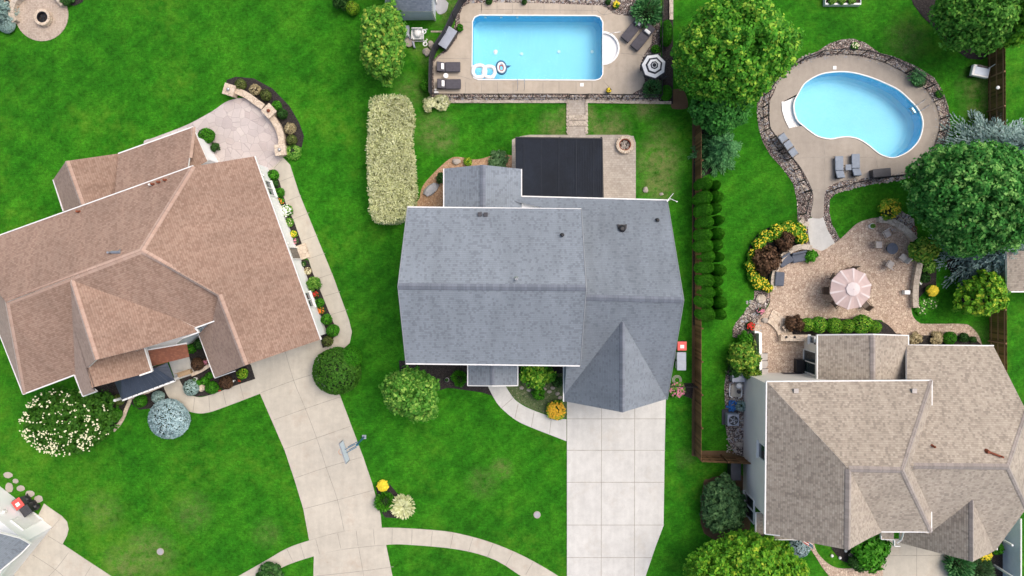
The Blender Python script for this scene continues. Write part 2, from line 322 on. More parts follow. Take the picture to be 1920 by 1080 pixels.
M = dict(
 lawn=m_lawn(), lawn_y=m_lawn('yellowish_lawn', 1.),
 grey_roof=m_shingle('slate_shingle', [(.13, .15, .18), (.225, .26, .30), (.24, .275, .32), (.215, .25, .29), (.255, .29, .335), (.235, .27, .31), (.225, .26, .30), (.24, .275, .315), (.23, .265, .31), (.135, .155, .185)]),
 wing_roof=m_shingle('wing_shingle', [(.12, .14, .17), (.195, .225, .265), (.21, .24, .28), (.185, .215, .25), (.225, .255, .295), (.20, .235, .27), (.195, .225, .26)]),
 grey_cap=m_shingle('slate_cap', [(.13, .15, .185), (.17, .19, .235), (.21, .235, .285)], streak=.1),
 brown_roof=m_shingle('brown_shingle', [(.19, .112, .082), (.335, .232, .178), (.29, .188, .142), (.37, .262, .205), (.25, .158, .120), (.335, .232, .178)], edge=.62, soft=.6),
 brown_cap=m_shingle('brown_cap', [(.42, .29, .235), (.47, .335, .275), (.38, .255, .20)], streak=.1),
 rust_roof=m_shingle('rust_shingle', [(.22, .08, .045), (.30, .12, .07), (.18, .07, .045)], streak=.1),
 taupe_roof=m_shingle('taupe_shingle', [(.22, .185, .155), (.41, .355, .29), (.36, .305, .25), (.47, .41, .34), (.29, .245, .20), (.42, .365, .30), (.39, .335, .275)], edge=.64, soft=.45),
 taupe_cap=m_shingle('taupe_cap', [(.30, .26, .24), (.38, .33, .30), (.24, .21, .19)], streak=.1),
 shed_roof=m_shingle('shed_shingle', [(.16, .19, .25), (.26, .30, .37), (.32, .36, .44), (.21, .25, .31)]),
 rakegrey=plain('rake_trim', (.30, .32, .35), .5, .08), trim=plain('white_trim', (.80, .80, .79), .45, .05),
 white_siding=m_siding('white_siding', (.86, .87, .88)), cream_siding=m_siding('greige_siding', (.78, .75, .70)),
 blue_siding=m_siding('grey_siding', (.42, .45, .50)), panel_blue=plain('pale_blue_panel', (.62, .69, .80), .5, .05),
 conc=m_concrete('pale_concrete', (.61, .60, .57), (.50, .46, .40), .07), conc_warm=m_concrete('warm_concrete', (.54, .497, .42), (.44, .35, .27), .1),
 joint=plain('joint_gap', (.33, .30, .26), .95, .2), deck=m_concrete('deck_concrete', (.50, .43, .35), (.36, .29, .22), .1, .08),
 deck2=m_concrete('grey_deck_concrete', (.42, .37, .315), (.33, .28, .23), .1, .15),
 stamped=m_cells('stamped_concrete', [(.47, .41, .40), (.56, .50, .48), (.50, .43, .41), (.60, .54, .51)], 1.6, .02, (.40, .35, .34), .8),
 paver=m_cells('pink_paver', [(.40, .29, .215), (.60, .475, .37), (.50, .38, .295), (.66, .54, .42), (.46, .34, .26)], 6.2, .06, (.30, .21, .16), .75, rough=.92),
 paver_ring=m_cells('tan_paver', [(.40, .32, .26), (.54, .45, .37), (.47, .38, .31)], 8, .05, (.27, .21, .17), .4),
 paver_grey=m_brick('grey_paver', ((.50, .45, .39), (.40, .35, .30)), .24, .16, 0, (.33, .28, .24)),
 stone=m_cells('wall_stone', [(.42, .36, .29), (.58, .51, .42), (.50, .43, .36)], 3.2, .03, (.25, .21, .17), .8),
 stone_cream=m_cells('cream_stone', [(.58, .47, .36), (.70, .59, .47), (.64, .53, .42)], 4, .03, (.35, .26, .19), .8),
 gravel=m_cells('river_gravel', [(.16, .12, .11), (.62, .55, .50), (.34, .27, .25), (.48, .36, .31), (.26, .20, .18), (.72, .66, .60)], 7.5, .12, (.05, .04, .035), 1, bumpd=.05),
 gravel_green=m_cells('mossy_gravel', [(.07, .12, .04), (.13, .17, .07), (.10, .15, .06), (.20, .22, .12)], 9, .06, (.05, .07, .03), 1),
 mulch=m_cells('dark_mulch', [(.030, .026, .026), (.055, .048, .046), (.04, .034, .034), (.075, .062, .058)], 12, .1, (.015, .013, .013), 1),
 mulch_tan=m_cells('tan_mulch', [(.42, .25, .14), (.55, .36, .22), (.34, .20, .12), (.60, .42, .28)], 11, .05, (.25, .14, .08), 1),
 dirt=m_concrete('bare_dirt', (.16, .10, .055), (.09, .10, .03), .3, .3),
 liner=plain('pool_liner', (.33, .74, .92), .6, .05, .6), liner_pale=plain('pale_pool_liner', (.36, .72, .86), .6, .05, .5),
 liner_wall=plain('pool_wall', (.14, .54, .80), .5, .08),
 white=plain('white_plastic', (.84, .84, .83), .4, .05), black=plain('black_metal', (.018, .018, .022), .45, .2), blackroof=plain('dark_canopy', (.011, .016, .027), .8, .35, .5), seamline=plain('canopy_seam', (.0125, .018, .029), .7, .2),
 seam=plain('blue_black_metal_roof', (.045, .058, .085), .45, .15, 1.5), charcoal=plain('charcoal_cushion', (.085, .08, .095), .85, .12, 6), grey=plain('grey_plastic', (.28, .30, .34), .55, .08),
 greycush=plain('slate_cushion', (.10, .115, .15), .8, .12, 5), midgrey=plain('mid_grey_sling', (.25, .29, .35), .7, .1, 5), darkgrey=plain('dark_grey_plastic', (.055, .055, .065), .5, .15),
 lid=plain('blue_grey_lid', (.33, .36, .43), .45, .08), red=plain('red_lid', (.72, .10, .09), .5, .12), steel=plain('steel', (.45, .47, .5), .35, .1, metal=.7),
 blue=plain('blue_tarp', (.03, .16, .48), .5, .4, 4), pink=plain('dusty_pink_fabric', (.54, .42, .40), .85, .07, 2.5), pinkpale=plain('pale_pink_fabric', (.68, .60, .59), .85, .05, 2),
 darkfab=plain('black_fabric', (.03, .032, .042), .85, .15), tan=plain('taupe_fabric', (.50, .46, .43), .8, .12), brownmetal=plain('bronze_metal', (.10, .07, .05), .5, .2),
 rust=plain('rusty_metal', (.25, .07, .035), .8, .3), bark=m_wood('bark', (.09, .06, .04)), fence=m_wood('brown_fence_wood', (.15, .085, .042)), rail_wood=m_wood('rail_wood', (.24, .145, .08)), fence_dark=m_wood('dark_fence_wood', (.13, .068, .032)),
 stain=m_wood('pale_wood', (.40, .29, .18)), rock=m_concrete('boulder_rock', (.40, .40, .42), (.28, .26, .26), .2), rock_tan=m_concrete('tan_rock', (.44, .39, .34), (.38, .32, .28), .2),
 glass=m_glass('window_glass'), soil=plain('soil', (.05, .035, .025), .95, .3, 9), yellow=plain('yellow_petal', (.74, .58, .03), .7, .2, 8), gold=plain('gold_petal', (.70, .40, .02), .7, .3, 8),
 redpetal=plain('red_petal', (.55, .03, .02), .7, .25, 8), orange=plain('orange_petal', (.75, .20, .03), .7, .2, 8), pinkpetal=plain('pink_petal', (.62, .22, .30), .7, .25, 8), cream=plain('cream_petal', (.80, .78, .52), .7, .12, 8),
 whitepetal=plain('white_petal', (.82, .83, .78), .7, .1, 8), shark=plain('blue_grey_vinyl', (.04, .14, .24), .35, .1), sharkred=plain('dusty_red_vinyl', (.42, .12, .12), .4, .1),
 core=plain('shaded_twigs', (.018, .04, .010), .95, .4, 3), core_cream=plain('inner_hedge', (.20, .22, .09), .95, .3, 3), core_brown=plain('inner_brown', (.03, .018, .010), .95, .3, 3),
 L_green=m_leaf('maple_leaf', (.055, .26, .014), (.13, .42, .025), (.46, .70, .07)),
 L_deep=m_leaf('deep_leaf', (.036, .20, .026), (.10, .36, .06), (.30, .60, .14)),
 L_dark=m_leaf('dark_leaf', (.020, .085, .012), (.045, .15, .028), (.09, .22, .05)),
 L_box=m_leaf('box_leaf', (.035, .21, .006), (.075, .34, .014), (.13, .44, .03)),
 L_mid=m_leaf('shrub_leaf', (.065, .25, .022), (.16, .40, .05), (.38, .62, .11)),
 L_grey=m_leaf('grey_green_leaf', (.06, .15, .05), (.13, .25, .09), (.18, .32, .14)),
 L_yel=m_leaf('yellow_green_leaf', (.09, .32, .014), (.24, .50, .028), (.62, .70, .06)),
 L_lime=m_leaf('lime_leaf', (.08, .28, .025), (.20, .45, .05), (.58, .66, .10)),
 L_cream=m_leaf('cream_leaf', (.55, .58, .28), (.82, .84, .54), (.86, .86, .62), .2),
 L_blue=m_leaf('blue_spruce_needle', (.20, .32, .29), (.38, .52, .50), (.50, .64, .62), .1),
 L_blueg=m_leaf('blue_globe_needle', (.28, .42, .45), (.52, .67, .70), (.58, .72, .76), .1),
 L_brown=m_leaf('purple_brown_leaf', (.075, .040, .022), (.13, .072, .04), (.18, .10, .055), .1),
 L_olive=m_leaf('olive_leaf', (.09, .14, .03), (.17, .22, .05), (.22, .26, .08)),
 L_topiary=m_leaf('topiary_leaf', (.040, .155, .010), (.08, .22, .020), (.12, .28, .035)),
 L_tan=m_leaf('tan_dry_leaf', (.36, .29, .15), (.55, .46, .27), (.6, .52, .32), .1),
 L_conifer=m_leaf('conifer_needle', (.05, .21, .06), (.13, .35, .12), (.22, .48, .18), .1),
)
def m_water():
    t = NT('clear_water'); tr = t.n.new('ShaderNodeBsdfTransparent'); tr.inputs[0].default_value = (.80, .97, 1, 1)
    gl = t.n.new('ShaderNodeBsdfGlossy'); gl.inputs['Roughness'].default_value = .05
    fr = t.n.new('ShaderNodeFresnel'); fr.inputs[0].default_value = 1.2; b = t.n.new('ShaderNodeBump'); b.inputs['Distance'].default_value = .07
    t.l(t.noise(t.coord(), 2.6, 4, .6), b.inputs['Height']); t.l(b.outputs[0], gl.inputs['Normal']); t.l(b.outputs[0], fr.inputs['Normal'])
    mx = t.n.new('ShaderNodeMixShader'); t.l(fr.outputs[0], mx.inputs[0]); t.l(tr.outputs[0], mx.inputs[1]); t.l(gl.outputs[0], mx.inputs[2])
    t.l(mx.outputs[0], t.n['Material Output'].inputs[0]); return t.m
M['water'] = m_water()

def PW(pts, z=0): return [P(x, y, z) for x, y in pts]
def ground(name, pts, mat, z1, holes=(), smooth=True, n=5, joints=None, z0=None, jw=.035):
    q = spline(pts, True, n) if smooth else pts
    b = MB().poly(PW(q), z0 if z0 is not None else z1-.1, z1, [PW(h) for h in holes])
    if joints:
        for j in joints:
            if len(j) == 2: j = [tuple(j[0][q]+(j[1][q]-j[0][q])*.05 for q in (0, 1)), tuple(j[1][q]+(j[0][q]-j[1][q])*.05 for q in (0, 1))] if name != 'driveway' else j
            b.strip(PW(spline(j, False, 4) if len(j) > 2 else j), jw, z1-.01, z1+.004, 1)
    return tag(b.build(name, [mat, M['joint']]), kind='structure')

# ------------------------------------------------------------ ground, pools, paths
POOL1 = [(886,41),(890,33),(899,29),(1116,30),(1125,33),(1130,42),(1130,140),(1125,148),(1116,151),(897,150),(889,147),(885,139)]
STEPS1 = [(1130,61)]+[(1130+30*math.sin(R_(a)), 91-30*math.cos(R_(a))) for a in range(15, 180, 15)]+[(1130,121)]
P1OUT = POOL1[:6]+STEPS1+POOL1[6:]
POOL2 = spline([(1489,212),(1488,193),(1496,176),(1507,158),(1524,146),(1544,138),(1573,135),(1600,137),(1633,146),(1662,158),(1685,170),(1707,190),(1722,207),(1729,226),(1728,245),(1720,266),(1701,285),(1675,296),(1655,292),(1644,286),(1627,272),(1609,261),(1591,257),(1573,258),(1556,261),(1533,256),(1516,245),(1505,236),(1495,227)], True, 3)
STEP2 = [(1467,191),(1481,186),(1495,179),(1489,196),(1489,212),(1494,226),(1506,237),(1481,240),(1473,224),(1468,208)]
i0 = min(range(len(POOL2)), key=lambda i: (POOL2[i][0]-1495)**2+(POOL2[i][1]-178)**2)
i1 = min(range(len(POOL2)), key=lambda i: (POOL2[i][0]-1505)**2+(POOL2[i][1]-236)**2)
rest = POOL2[i0:i1+1] if i0 < i1 else POOL2[i0:]+POOL2[:i1+1]
P2OUT = rest+[(1481,240),(1473,224),(1468,208),(1467,191)]
big = 3000.
lawn = MB().poly([(-big,-big),(big,-big),(big,big),(-big,big)], None, 0, [PW(P1OUT), PW(P2OUT)])
tag(lawn.build('lawn', M['lawn']), kind='structure')

ground('neighbour_lawn', [(-60,560),(0,640),(60,760),(110,800),(200,830),(262,885),(330,970),(400,1050),(430,1100),(-60,1100)], M['lawn_y'], .004, (), True, 4)
def pool(name, label, rim, steps, zf, zw, deep=None):
    root = thing(name, label, 'pool', P(sum(p[0] for p in rim)/len(rim), sum(p[1] for p in rim)/len(rim)))
    o = root.location
    W = [Vector((p.x, p.y)) for p in PW(rim)]
    b = MB(); n = len(W); top = [Vector((p.x, p.y, .10)) for p in W]; bot = [Vector((p.x, p.y, zf)) for p in W]
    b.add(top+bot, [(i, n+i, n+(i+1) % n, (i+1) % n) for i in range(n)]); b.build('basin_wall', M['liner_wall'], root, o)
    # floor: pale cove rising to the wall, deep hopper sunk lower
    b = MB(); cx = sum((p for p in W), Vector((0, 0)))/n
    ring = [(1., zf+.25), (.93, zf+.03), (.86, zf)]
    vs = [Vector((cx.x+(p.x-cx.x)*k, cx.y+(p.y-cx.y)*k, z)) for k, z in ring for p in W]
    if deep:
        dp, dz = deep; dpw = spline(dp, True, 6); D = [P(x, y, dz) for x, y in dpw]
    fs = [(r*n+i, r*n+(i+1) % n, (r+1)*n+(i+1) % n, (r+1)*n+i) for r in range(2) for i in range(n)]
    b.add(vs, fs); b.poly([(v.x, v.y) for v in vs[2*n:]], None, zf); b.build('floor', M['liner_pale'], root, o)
    b = MB(); b.poly([(p.x, p.y) for p in W], None, zw); b.build('water', M['water'], root, o)
    b = MB(); b.strip([(p.x, p.y) for p in W], .075, -.02, .112, closed=True); b.build('coping', M['white'], root, o)
    return root, o
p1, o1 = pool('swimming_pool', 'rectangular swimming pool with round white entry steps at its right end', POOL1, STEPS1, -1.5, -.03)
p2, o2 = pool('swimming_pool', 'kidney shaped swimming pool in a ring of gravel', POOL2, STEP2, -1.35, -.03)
def steps(root, o, outline, cx, levels, toward):
    b = MB(); W = PW(outline); c = P(*cx)
    for k, (f, z) in enumerate(levels):
        pts = [(c.x+(p.x-c.x)*f, c.y+(p.y-c.y)*f) for p in W]; b.poly(pts, -1.45, z)
    b.build('entry_steps', M['white'], root, o)
steps(p1, o1, STEPS1, (1130,91), [(1., -.075)], None)
b = MB(); W = PW(STEPS1)
b.strip([(p.x, p.y) for p in W], .14, -.3, .115); 
for k, x in enumerate((1136, 1143, 1150)):
    h = math.sqrt(max(1, 30**2-(x-1130)**2))-4
    b.strip([P(x, 91-h), P(x, 91+h)], .03, -.1, -.055)
b.build('step_rim', M['white'], p1, o1)
b = MB(); b.poly(PW(STEP2), -1.3, -.16); b.strip([P(*q) for q in [(1481,240),(1473,224),(1468,208),(1467,191)]], .2, -.2, .115)
b.strip([P(1482,188), P(1481,205), P(1486,222), P(1494,236)], .05, -.16, -.13)
b.build('entry_steps', M['white'], p2, o2)
for (x, y) in ((929,100),(978,101),(1048,97),(1110,97)):
    MB().lathe(P(x, y, -1.47), [(.12,0),(.12,.03)], 12).build('drain_cover', M['white'], p1, o1)
for (x, y) in ((910,32),(940,32),(970,32)):
    q = P(x, y, -.25); q.y = P(x, 29.2).y-.05; MB().box(q, (.16,.08,.1)).build('inlet_fitting', M['white'], p1, o1)

# pool decks (with real holes for the pools)
D1 = [(814,176),(813,118),(822,107),(840,95),(856,74),(863,48),(862,28),(868,13),(880,7),(920,5),(1040,7),(1129,11),(1142,20),(1152,27),(1188,32),(1214,44),(1223,60),(1221,83),(1212,96),(1203,110),(1205,132),(1209,152),(1202,167),(1184,176.5)]
j1 = [[(x,7),(x,26)] for x in (903,932,961,990,1020,1050,1080,1110)]+[[(x,153),(x,176)] for x in (873,903,933,962,1018,1048,1080,1110)]+[[(815,110),(884,110)],[(815,141),(860,143),(884,150)],[(1161,100),(1205,104)],[(1131,30),(1140,18)],[(1131,152),(1148,170)],[(863,42),(885,42)],[(1120,20),(1130,28),(1152,24)],[(1160,60),(1180,62),(1183,70)],[(903,22),(903,7)],[(885,18),(1130,20)]]
ground('pool_deck', D1, M['deck'], .06, [P1OUT], False, joints=j1)
D2 = [(1443,193),(1449,178),(1460,153),(1476,137),(1500,121),(1533,109),(1578,104),(1613,107),(1656,118),(1680,129),(1707,144),(1733,167),(1751,191),(1758,213),(1760,238),(1754,267),(1741,294),(1714,315),(1684,325),(1667,328),(1622,334),(1578,340),(1556,349),(1547,359),(1544,385),(1542,408),(1520,406),(1524,380),(1522,356),(1502,316),(1484,293),(1456,256),(1444,238)]
ground('pool_deck', spline(D2, True, 3), M['deck2'], .06, [P2OUT], False, joints=[[(1545,262),(1545,356)],[(1484,297),(1570,294)],[(1556,294),(1640,296)],[(1570,260),(1571,268)],[(1729,240),(1758,240)],[(1640,291),(1648,330)],[(1521,356),(1548,356)],[(1519,403),(1542,404)]])
ground('gravel_bed', [(1420,180),(1424,168),(1440,150),(1476,117),(1500,109),(1533,96),(1556,81),(1578,74),(1600,72),(1622,80),(1649,99),(1676,106),(1718,124),(1752,146),(1769,173),(1778,200),(1782,236),(1777,258),(1764,283),(1737,315),(1684,338),(1644,344),(1600,353),(1567,363),(1556,374),(1555,398),(1560,420),(1575,448),(1566,458),(1551,431),(1543,408),(1530,395),(1516,412),(1514,445),(1520,466),(1505,470),(1498,440),(1495,409),(1494,376),(1487,344),(1467,316),(1444,291),(1429,264),(1422,238),(1419,210)], M['gravel'], .014, [P2OUT], False)
ground('gravel_bed', [(806,176),(806,189),(835,191),(1000,190),(1110,191),(1232,193),(1240,186),(1238,40),(1238,-12),(1130,-12),(880,-12),(862,2),(855,28),(853,46),(846,70),(838,90),(824,102),(808,116)], M['gravel'], .014, [P1OUT], False)
ground('concrete_path', [(1514,411),(1528,406),(1543,407),(1551,431),(1566,458),(1548,471),(1530,472),(1519,462),(1515,440)], M['conc'], .045, (), False)

# patios
ground('patio', [(1417,612),(1431,588),(1443,568),(1443,545),(1446,530),(1452,500),(1468,474),(1490,464),(1520,464),(1540,470),(1556,461),(1573,450),(1589,435),(1607,419),(1628,411),(1645,410),(1683,429),(1703,449),(1709,477),(1718,488),(1712,514),(1708,543),(1708,577),(1712,594),(1722,604),(1734,607),(1800,607),(1818,611),(1833,627),(1840,645),(1841,665),(1700,665),(1690,628),(1680,625),(1668,612),(1656,604),(1637,599),(1505,600),(1470,630),(1440,640)], M['paver'], .05, (), True, 4)
ground('patio', [(1414,612),(1440,600),(1480,628),(1512,640),(1532,640),(1532,740),(1395,740),(1410,700)], M['paver'], .044, (), False)
ground('patio', [(992,253),(1178,253),(1188,257),(1192,268),(1192,390),(960,390),(960,262),(975,256)], M['paver_grey'], .05, (), False)
ground('patio', [(270,268),(290,258),(330,243),(360,230),(398,209),(429,189),(464,184),(488,196),(508,220),(525,246),(533,272),(530,295),(500,320),(440,330),(380,330),(300,300)], M['stamped'], .05, (), True, 4)
pc = [(79+49.5*math.cos(R_(a)), 28+49.5*math.sin(R_(a))) for a in range(0, 360, 8)]
ground('patio', pc, M['paver_ring'], .05, (), False)
ground('patio', [(318,678),(355,668),(366,701),(330,713)], M['conc'], .10, (), False)

# walks and drives
ground('garden_walk', [(528,292),(544,309),(561,362),(601,460),(626,521),(654,598),(660,622),(656,643),(642,656),(610,664),(600,668),(600,655),(620,646),(632,620),(616,582),(601,545),(587,512),(579,487),(563,470),(566,456),(552,416),(536,381),(524,340),(513,320),(500,318),(512,300)], M['conc_warm'], .04, (), False,
       joints=[[(524,341),(552,330)],[(536,378),(566,366)],[(548,412),(582,398)],[(564,452),(598,440)],[(577,486),(612,474)],[(592,524),(626,512)],[(606,556),(640,546)],[(620,590),(654,580)],[(513,317),(530,298)]])
ground('driveway', [(471,684),(488,738),(534,844),(553,901),(569,954),(580,1013),(589,1035),(587,1120),(745,1120),(736,1080),(724,1021),(716,990),(714,966),(699,909),(681,856),(661,803),(638,742),(608,664),(600,630),(450,670)], M['conc_warm'], .05, (), False,
       joints=[[(530,640),(551,713),(573,766),(594,821),(612,876),(633,937),(646,997)],[(490,736),(551,713),(589,701),(622,690)],[(514,787),(573,766),(638,744)],[(532,842),(594,821),(657,799)],[(551,897),(612,876),(678,857)],[(569,954),(633,937),(699,919)],[(580,1013),(644,996),(716,990)],[(672,1021),(681,1072),(684,1100)],[(588,1080),(681,1070),(738,1062)],[(585,1043),(640,1030),(724,1021)]])
ground('sidewalk', spline([(430,1090),(447,1080),(498,1051),(538,1028),(580,1013),(644,996),(690,991),(734,989),(807,993),(860,1000),(930,1020),(1000,1052),(1060,1092),(1000,1092),(930,1050),(860,1030),(767,1021),(724,1021),(650,1028),(587,1043),(530,1063),(485,1092)], True, 4), M['conc_warm'], .058, (), False,
       joints=[[(498,1051),(512,1072)],[(538,1028),(551,1055)],[(563,1018),(572,1048)],[(592,1009),(600,1040)],[(633,998),(640,1030)],[(668,993),(672,1025)],[(700,990),(703,1022)],[(736,989),(735,1021)],[(773,990),(772,1022)],[(811,994),(808,1026)],[(850,999),(844,1030)],[(887,1007),(878,1036)],[(925,1018),(913,1046)],[(962,1034),(948,1060)],[(1000,1052),(985,1078)]])
ground('driveway', [(1063,730),(1249,730),(1248,757),(1246,850),(1244,985),(1230,1022),(1200,1110),(1063,1110)], M['conc'], .05, (), False,
       joints=[[(1128,740),(1127,1110)],[(1190,740),(1189,1110)],[(1063,785),(1248,785)],[(1063,844),(1247,844)],[(1063,904),(1246,904)],[(1063,984),(1245,984)],[(1063,1045),(1222,1045)],[(1063,826),(1063,786)]])
ground('garden_walk', spline([(914,700),(914,720),(926,746),(940,765),(968,788),(998,802),(1026,813),(1062,827)], False, 4)+spline([(1062,786),(1037,782),(995,767),(970,753),(957,738),(947,720),(945,700)], False, 4), M['conc'], .046, (), False,
       joints=[[(940,765),(962,746)],[(965,786),(972,755)],[(996,802),(1002,769)],[(1030,815),(1034,781)]])
ground('garden_walk', spline([(308,722),(308,727),(317,745),(335,763),(366,774),(392,773),(430,760),(488,738)], False, 4)+spline([(483,709),(444,722),(392,741),(369,744),(351,735),(338,714),(335,706)], False, 4), M['conc_warm'], .044, (), False,
       joints=[[(366,744),(362,774)],[(392,741),(394,773)],[(418,732),(425,761)],[(450,720),(458,749)]])
ground('driveway', [(58,995),(83,944),(98,955),(116,967),(126,978),(129,992),(126,1004),(118,1020),(160,1048),(209,1080),(230,1095),(-40,1095)], M['conc_warm'], .04, (), False,
       joints=[[(90,1004),(118,1021)],[(112,974),(96,992)],[(62,1040),(105,1068),(130,1090)],[(129,1036),(104,1068),(70,1100)],[(172,1061),(150,1095)]])
ground('garden_walk', [(1066,188),(1098,188),(1097,220),(1098,253),(1065,253),(1066,220)], M['paver_grey'], .045, (), False)
ground('driveway', [(1655,1010),(1790,1010),(1780,1046),(1778,1110),(1655,1110)], M['conc_warm'], .05, (), False, joints=[[(1718,1010),(1718,1110)],[(1655,1041),(1780,1041)]])
ground('garden_walk', [(1500,1000),(1520,1000),(1532,1035),(1562,1062),(1600,1065),(1656,1058),(1656,1100),(1580,1100),(1548,1072),(1527,1040)], M['paver'], .046, (), True, 4)

# beds
ground('mulch_bed', [(425,158),(425,150),(442,144),(476,147),(511,166),(543,199),(561,230),(570,255),(566,276),(545,290),(525,290),(534,271),(524,235),(505,205),(470,182),(440,174)], M['mulch'], .022, (), False)
ground('mulch_bed', [(480,312),(497,314),(511,317),(524,340),(536,381),(552,416),(565,447),(566,456),(560,462),(545,460),(500,360)], M['mulch'], .022, (), False)
ground('mulch_bed', [(552,486),(565,487),(578,488),(587,512),(601,545),(616,582),(632,618),(627,642),(614,656),(600,658),(590,600),(570,540)], M['mulch'], .022, (), False)
ground('mulch_bed', [(336,712),(366,700),(352,668),(345,635),(380,620),(410,650),(470,678),(484,709),(444,722),(392,741),(369,744),(351,736)], M['mulch'], .022, (), False)
ground('mulch_bed', [(150,738),(180,705),(305,690),(318,745),(330,756),(300,764),(262,768),(246,757),(240,772),(228,796),(212,806),(180,790)], M['mulch'], .022, (), False)
ground('mulch_bed', [(364,240),(384,244),(402,268),(412,292),(400,312),(370,312)], M['mulch'], .018, (), False)
ground('mulch_bed', [(748,676),(1060,676),(1060,700),(914,706),(916,728),(925,743),(905,736),(870,731),(840,727),(820,733),(790,710),(750,700)], M['mulch'], .022, (), False)
ground('gravel_bed', [(947,700),(1062,700),(1062,784),(1037,781),(995,766),(970,752),(957,738),(947,720)], M['gravel_green'], .026, (), False)
ground('mulch_bed', [(705,915),(712,903),(726,902),(745,925),(766,948),(772,962),(758,972),(722,970),(712,955)], M['mulch'], .022, (), False)
ground('mulch_bed', [(786,392),(787,372),(792,350),(808,330),(826,312),(843,298),(858,294),(885,299),(905,297),(925,291),(945,290),(968,294),(975,310),(975,392)], M['mulch_tan'], .022, (), True, 4)
ground('mulch_bed', [(1705,-12),(1712,8),(1730,32),(1766,66),(1795,96),(1815,110),(1840,112),(1852,106),(1856,-12)], M['mulch'], .022, (), False)
ground('mulch_bed', [(1776,485),(1775,500),(1788,515),(1806,526),(1870,530),(1862,470)], M['mulch'], .022, (), False)
ground('mulch_bed', [(1799,552),(1801,539),(1812,531),(1850,530),(1850,575),(1816,576),(1805,570)], M['mulch'], .022, (), True, 4)
ground('mulch_bed', [(1722,480),(1745,485),(1756,500),(1755,535),(1735,545),(1722,560),(1716,540)], M['mulch'], .022, (), False)
ground('mulch_bed', [(1460,600),(1500,598),(1640,598),(1662,607),(1678,622),(1700,629),(1703,680),(1470,650)], M['mulch'], .024, (), False)
ground('mulch_bed', [(1700,628),(1700,662),(1838,662),(1838,645),(1828,636),(1810,630)], M['mulch'], .056, (), False)
ground('mulch_bed', [(1552,1000),(1560,1030),(1576,1050),(1602,1060),(1640,1062),(1660,1050),(1660,1010)], M['mulch'], .050, (), False)
ground('mulch_bed', [(1780,1040),(1800,1095),(1880,1095),(1880,1000),(1840,1000)], M['mulch'], .03, (), False)
ground('mulch_bed', [(1318,910),(1330,898),(1350,893),(1400,900),(1400,1010),(1320,1000)], M['dirt'], .02, (), True, 4)
ground('mulch_bed', [(1300,310),(1306,235),(1320,235),(1350,300),(1345,320),(1320,330),(1308,345),(1306,610),(1299,610)], M['mulch'], .02, (), False)
ground('mulch_bed', [(1405,515),(1400,480),(1415,445),(1445,425),(1480,420),(1498,425),(1512,460),(1470,474),(1450,500),(1444,545),(1420,545)], M['mulch'], .02, (), True, 4)
ground('gravel_bed', [(1414,545),(1446,545),(1442,568),(1430,590),(1416,613),(1412,640),(1374,632),(1373,618),(1380,604),(1392,590),(1404,573),(1414,559)], M['gravel'], .022, (), False)
ground('gravel_bed', [(1361,700),(1358,725),(1359,760),(1360,800),(1366,830),(1380,852),(1402,858),(1402,690),(1366,690)], M['gravel'], .022, (), False)
ground('gravel_bed', [(1660,405),(1690,395),(1712,410),(1720,440),(1712,450),(1690,425)], M['gravel'], .022, (), False)
ground('gravel_bed', [(1244,-12),(1262,-12),(1262,195),(1240,192)], M['mulch'], .024, (), False)
ground('mulch_bed', [(0,-12),(36,-12),(34,30),(32,45),(20,52),(-12,55)], M['mulch'], .022, (), False)
ground('mulch_bed', [(112,-12),(160,-12),(155,4),(140,11),(125,8)], M['mulch'], .022, (), False)
ground('mulch_bed', [(1248,718),(1300,718),(1298,748),(1276,740),(1262,735),(1250,740)], M['mulch'], .022, (), False)
ground('dirt_strip', [(1298,190),(1303,190),(1303,855),(1297,855)], M['dirt'], .006, (), False)
ground('dirt_strip', [(1260,170),(1282,170),(1290,200),(1272,205),(1258,200)], M['dirt'], .006, (), True, 4)
ground('dirt_strip', [(1302,845),(1400,845),(1400,856),(1302,856)], M['dirt'], .006, (), False)

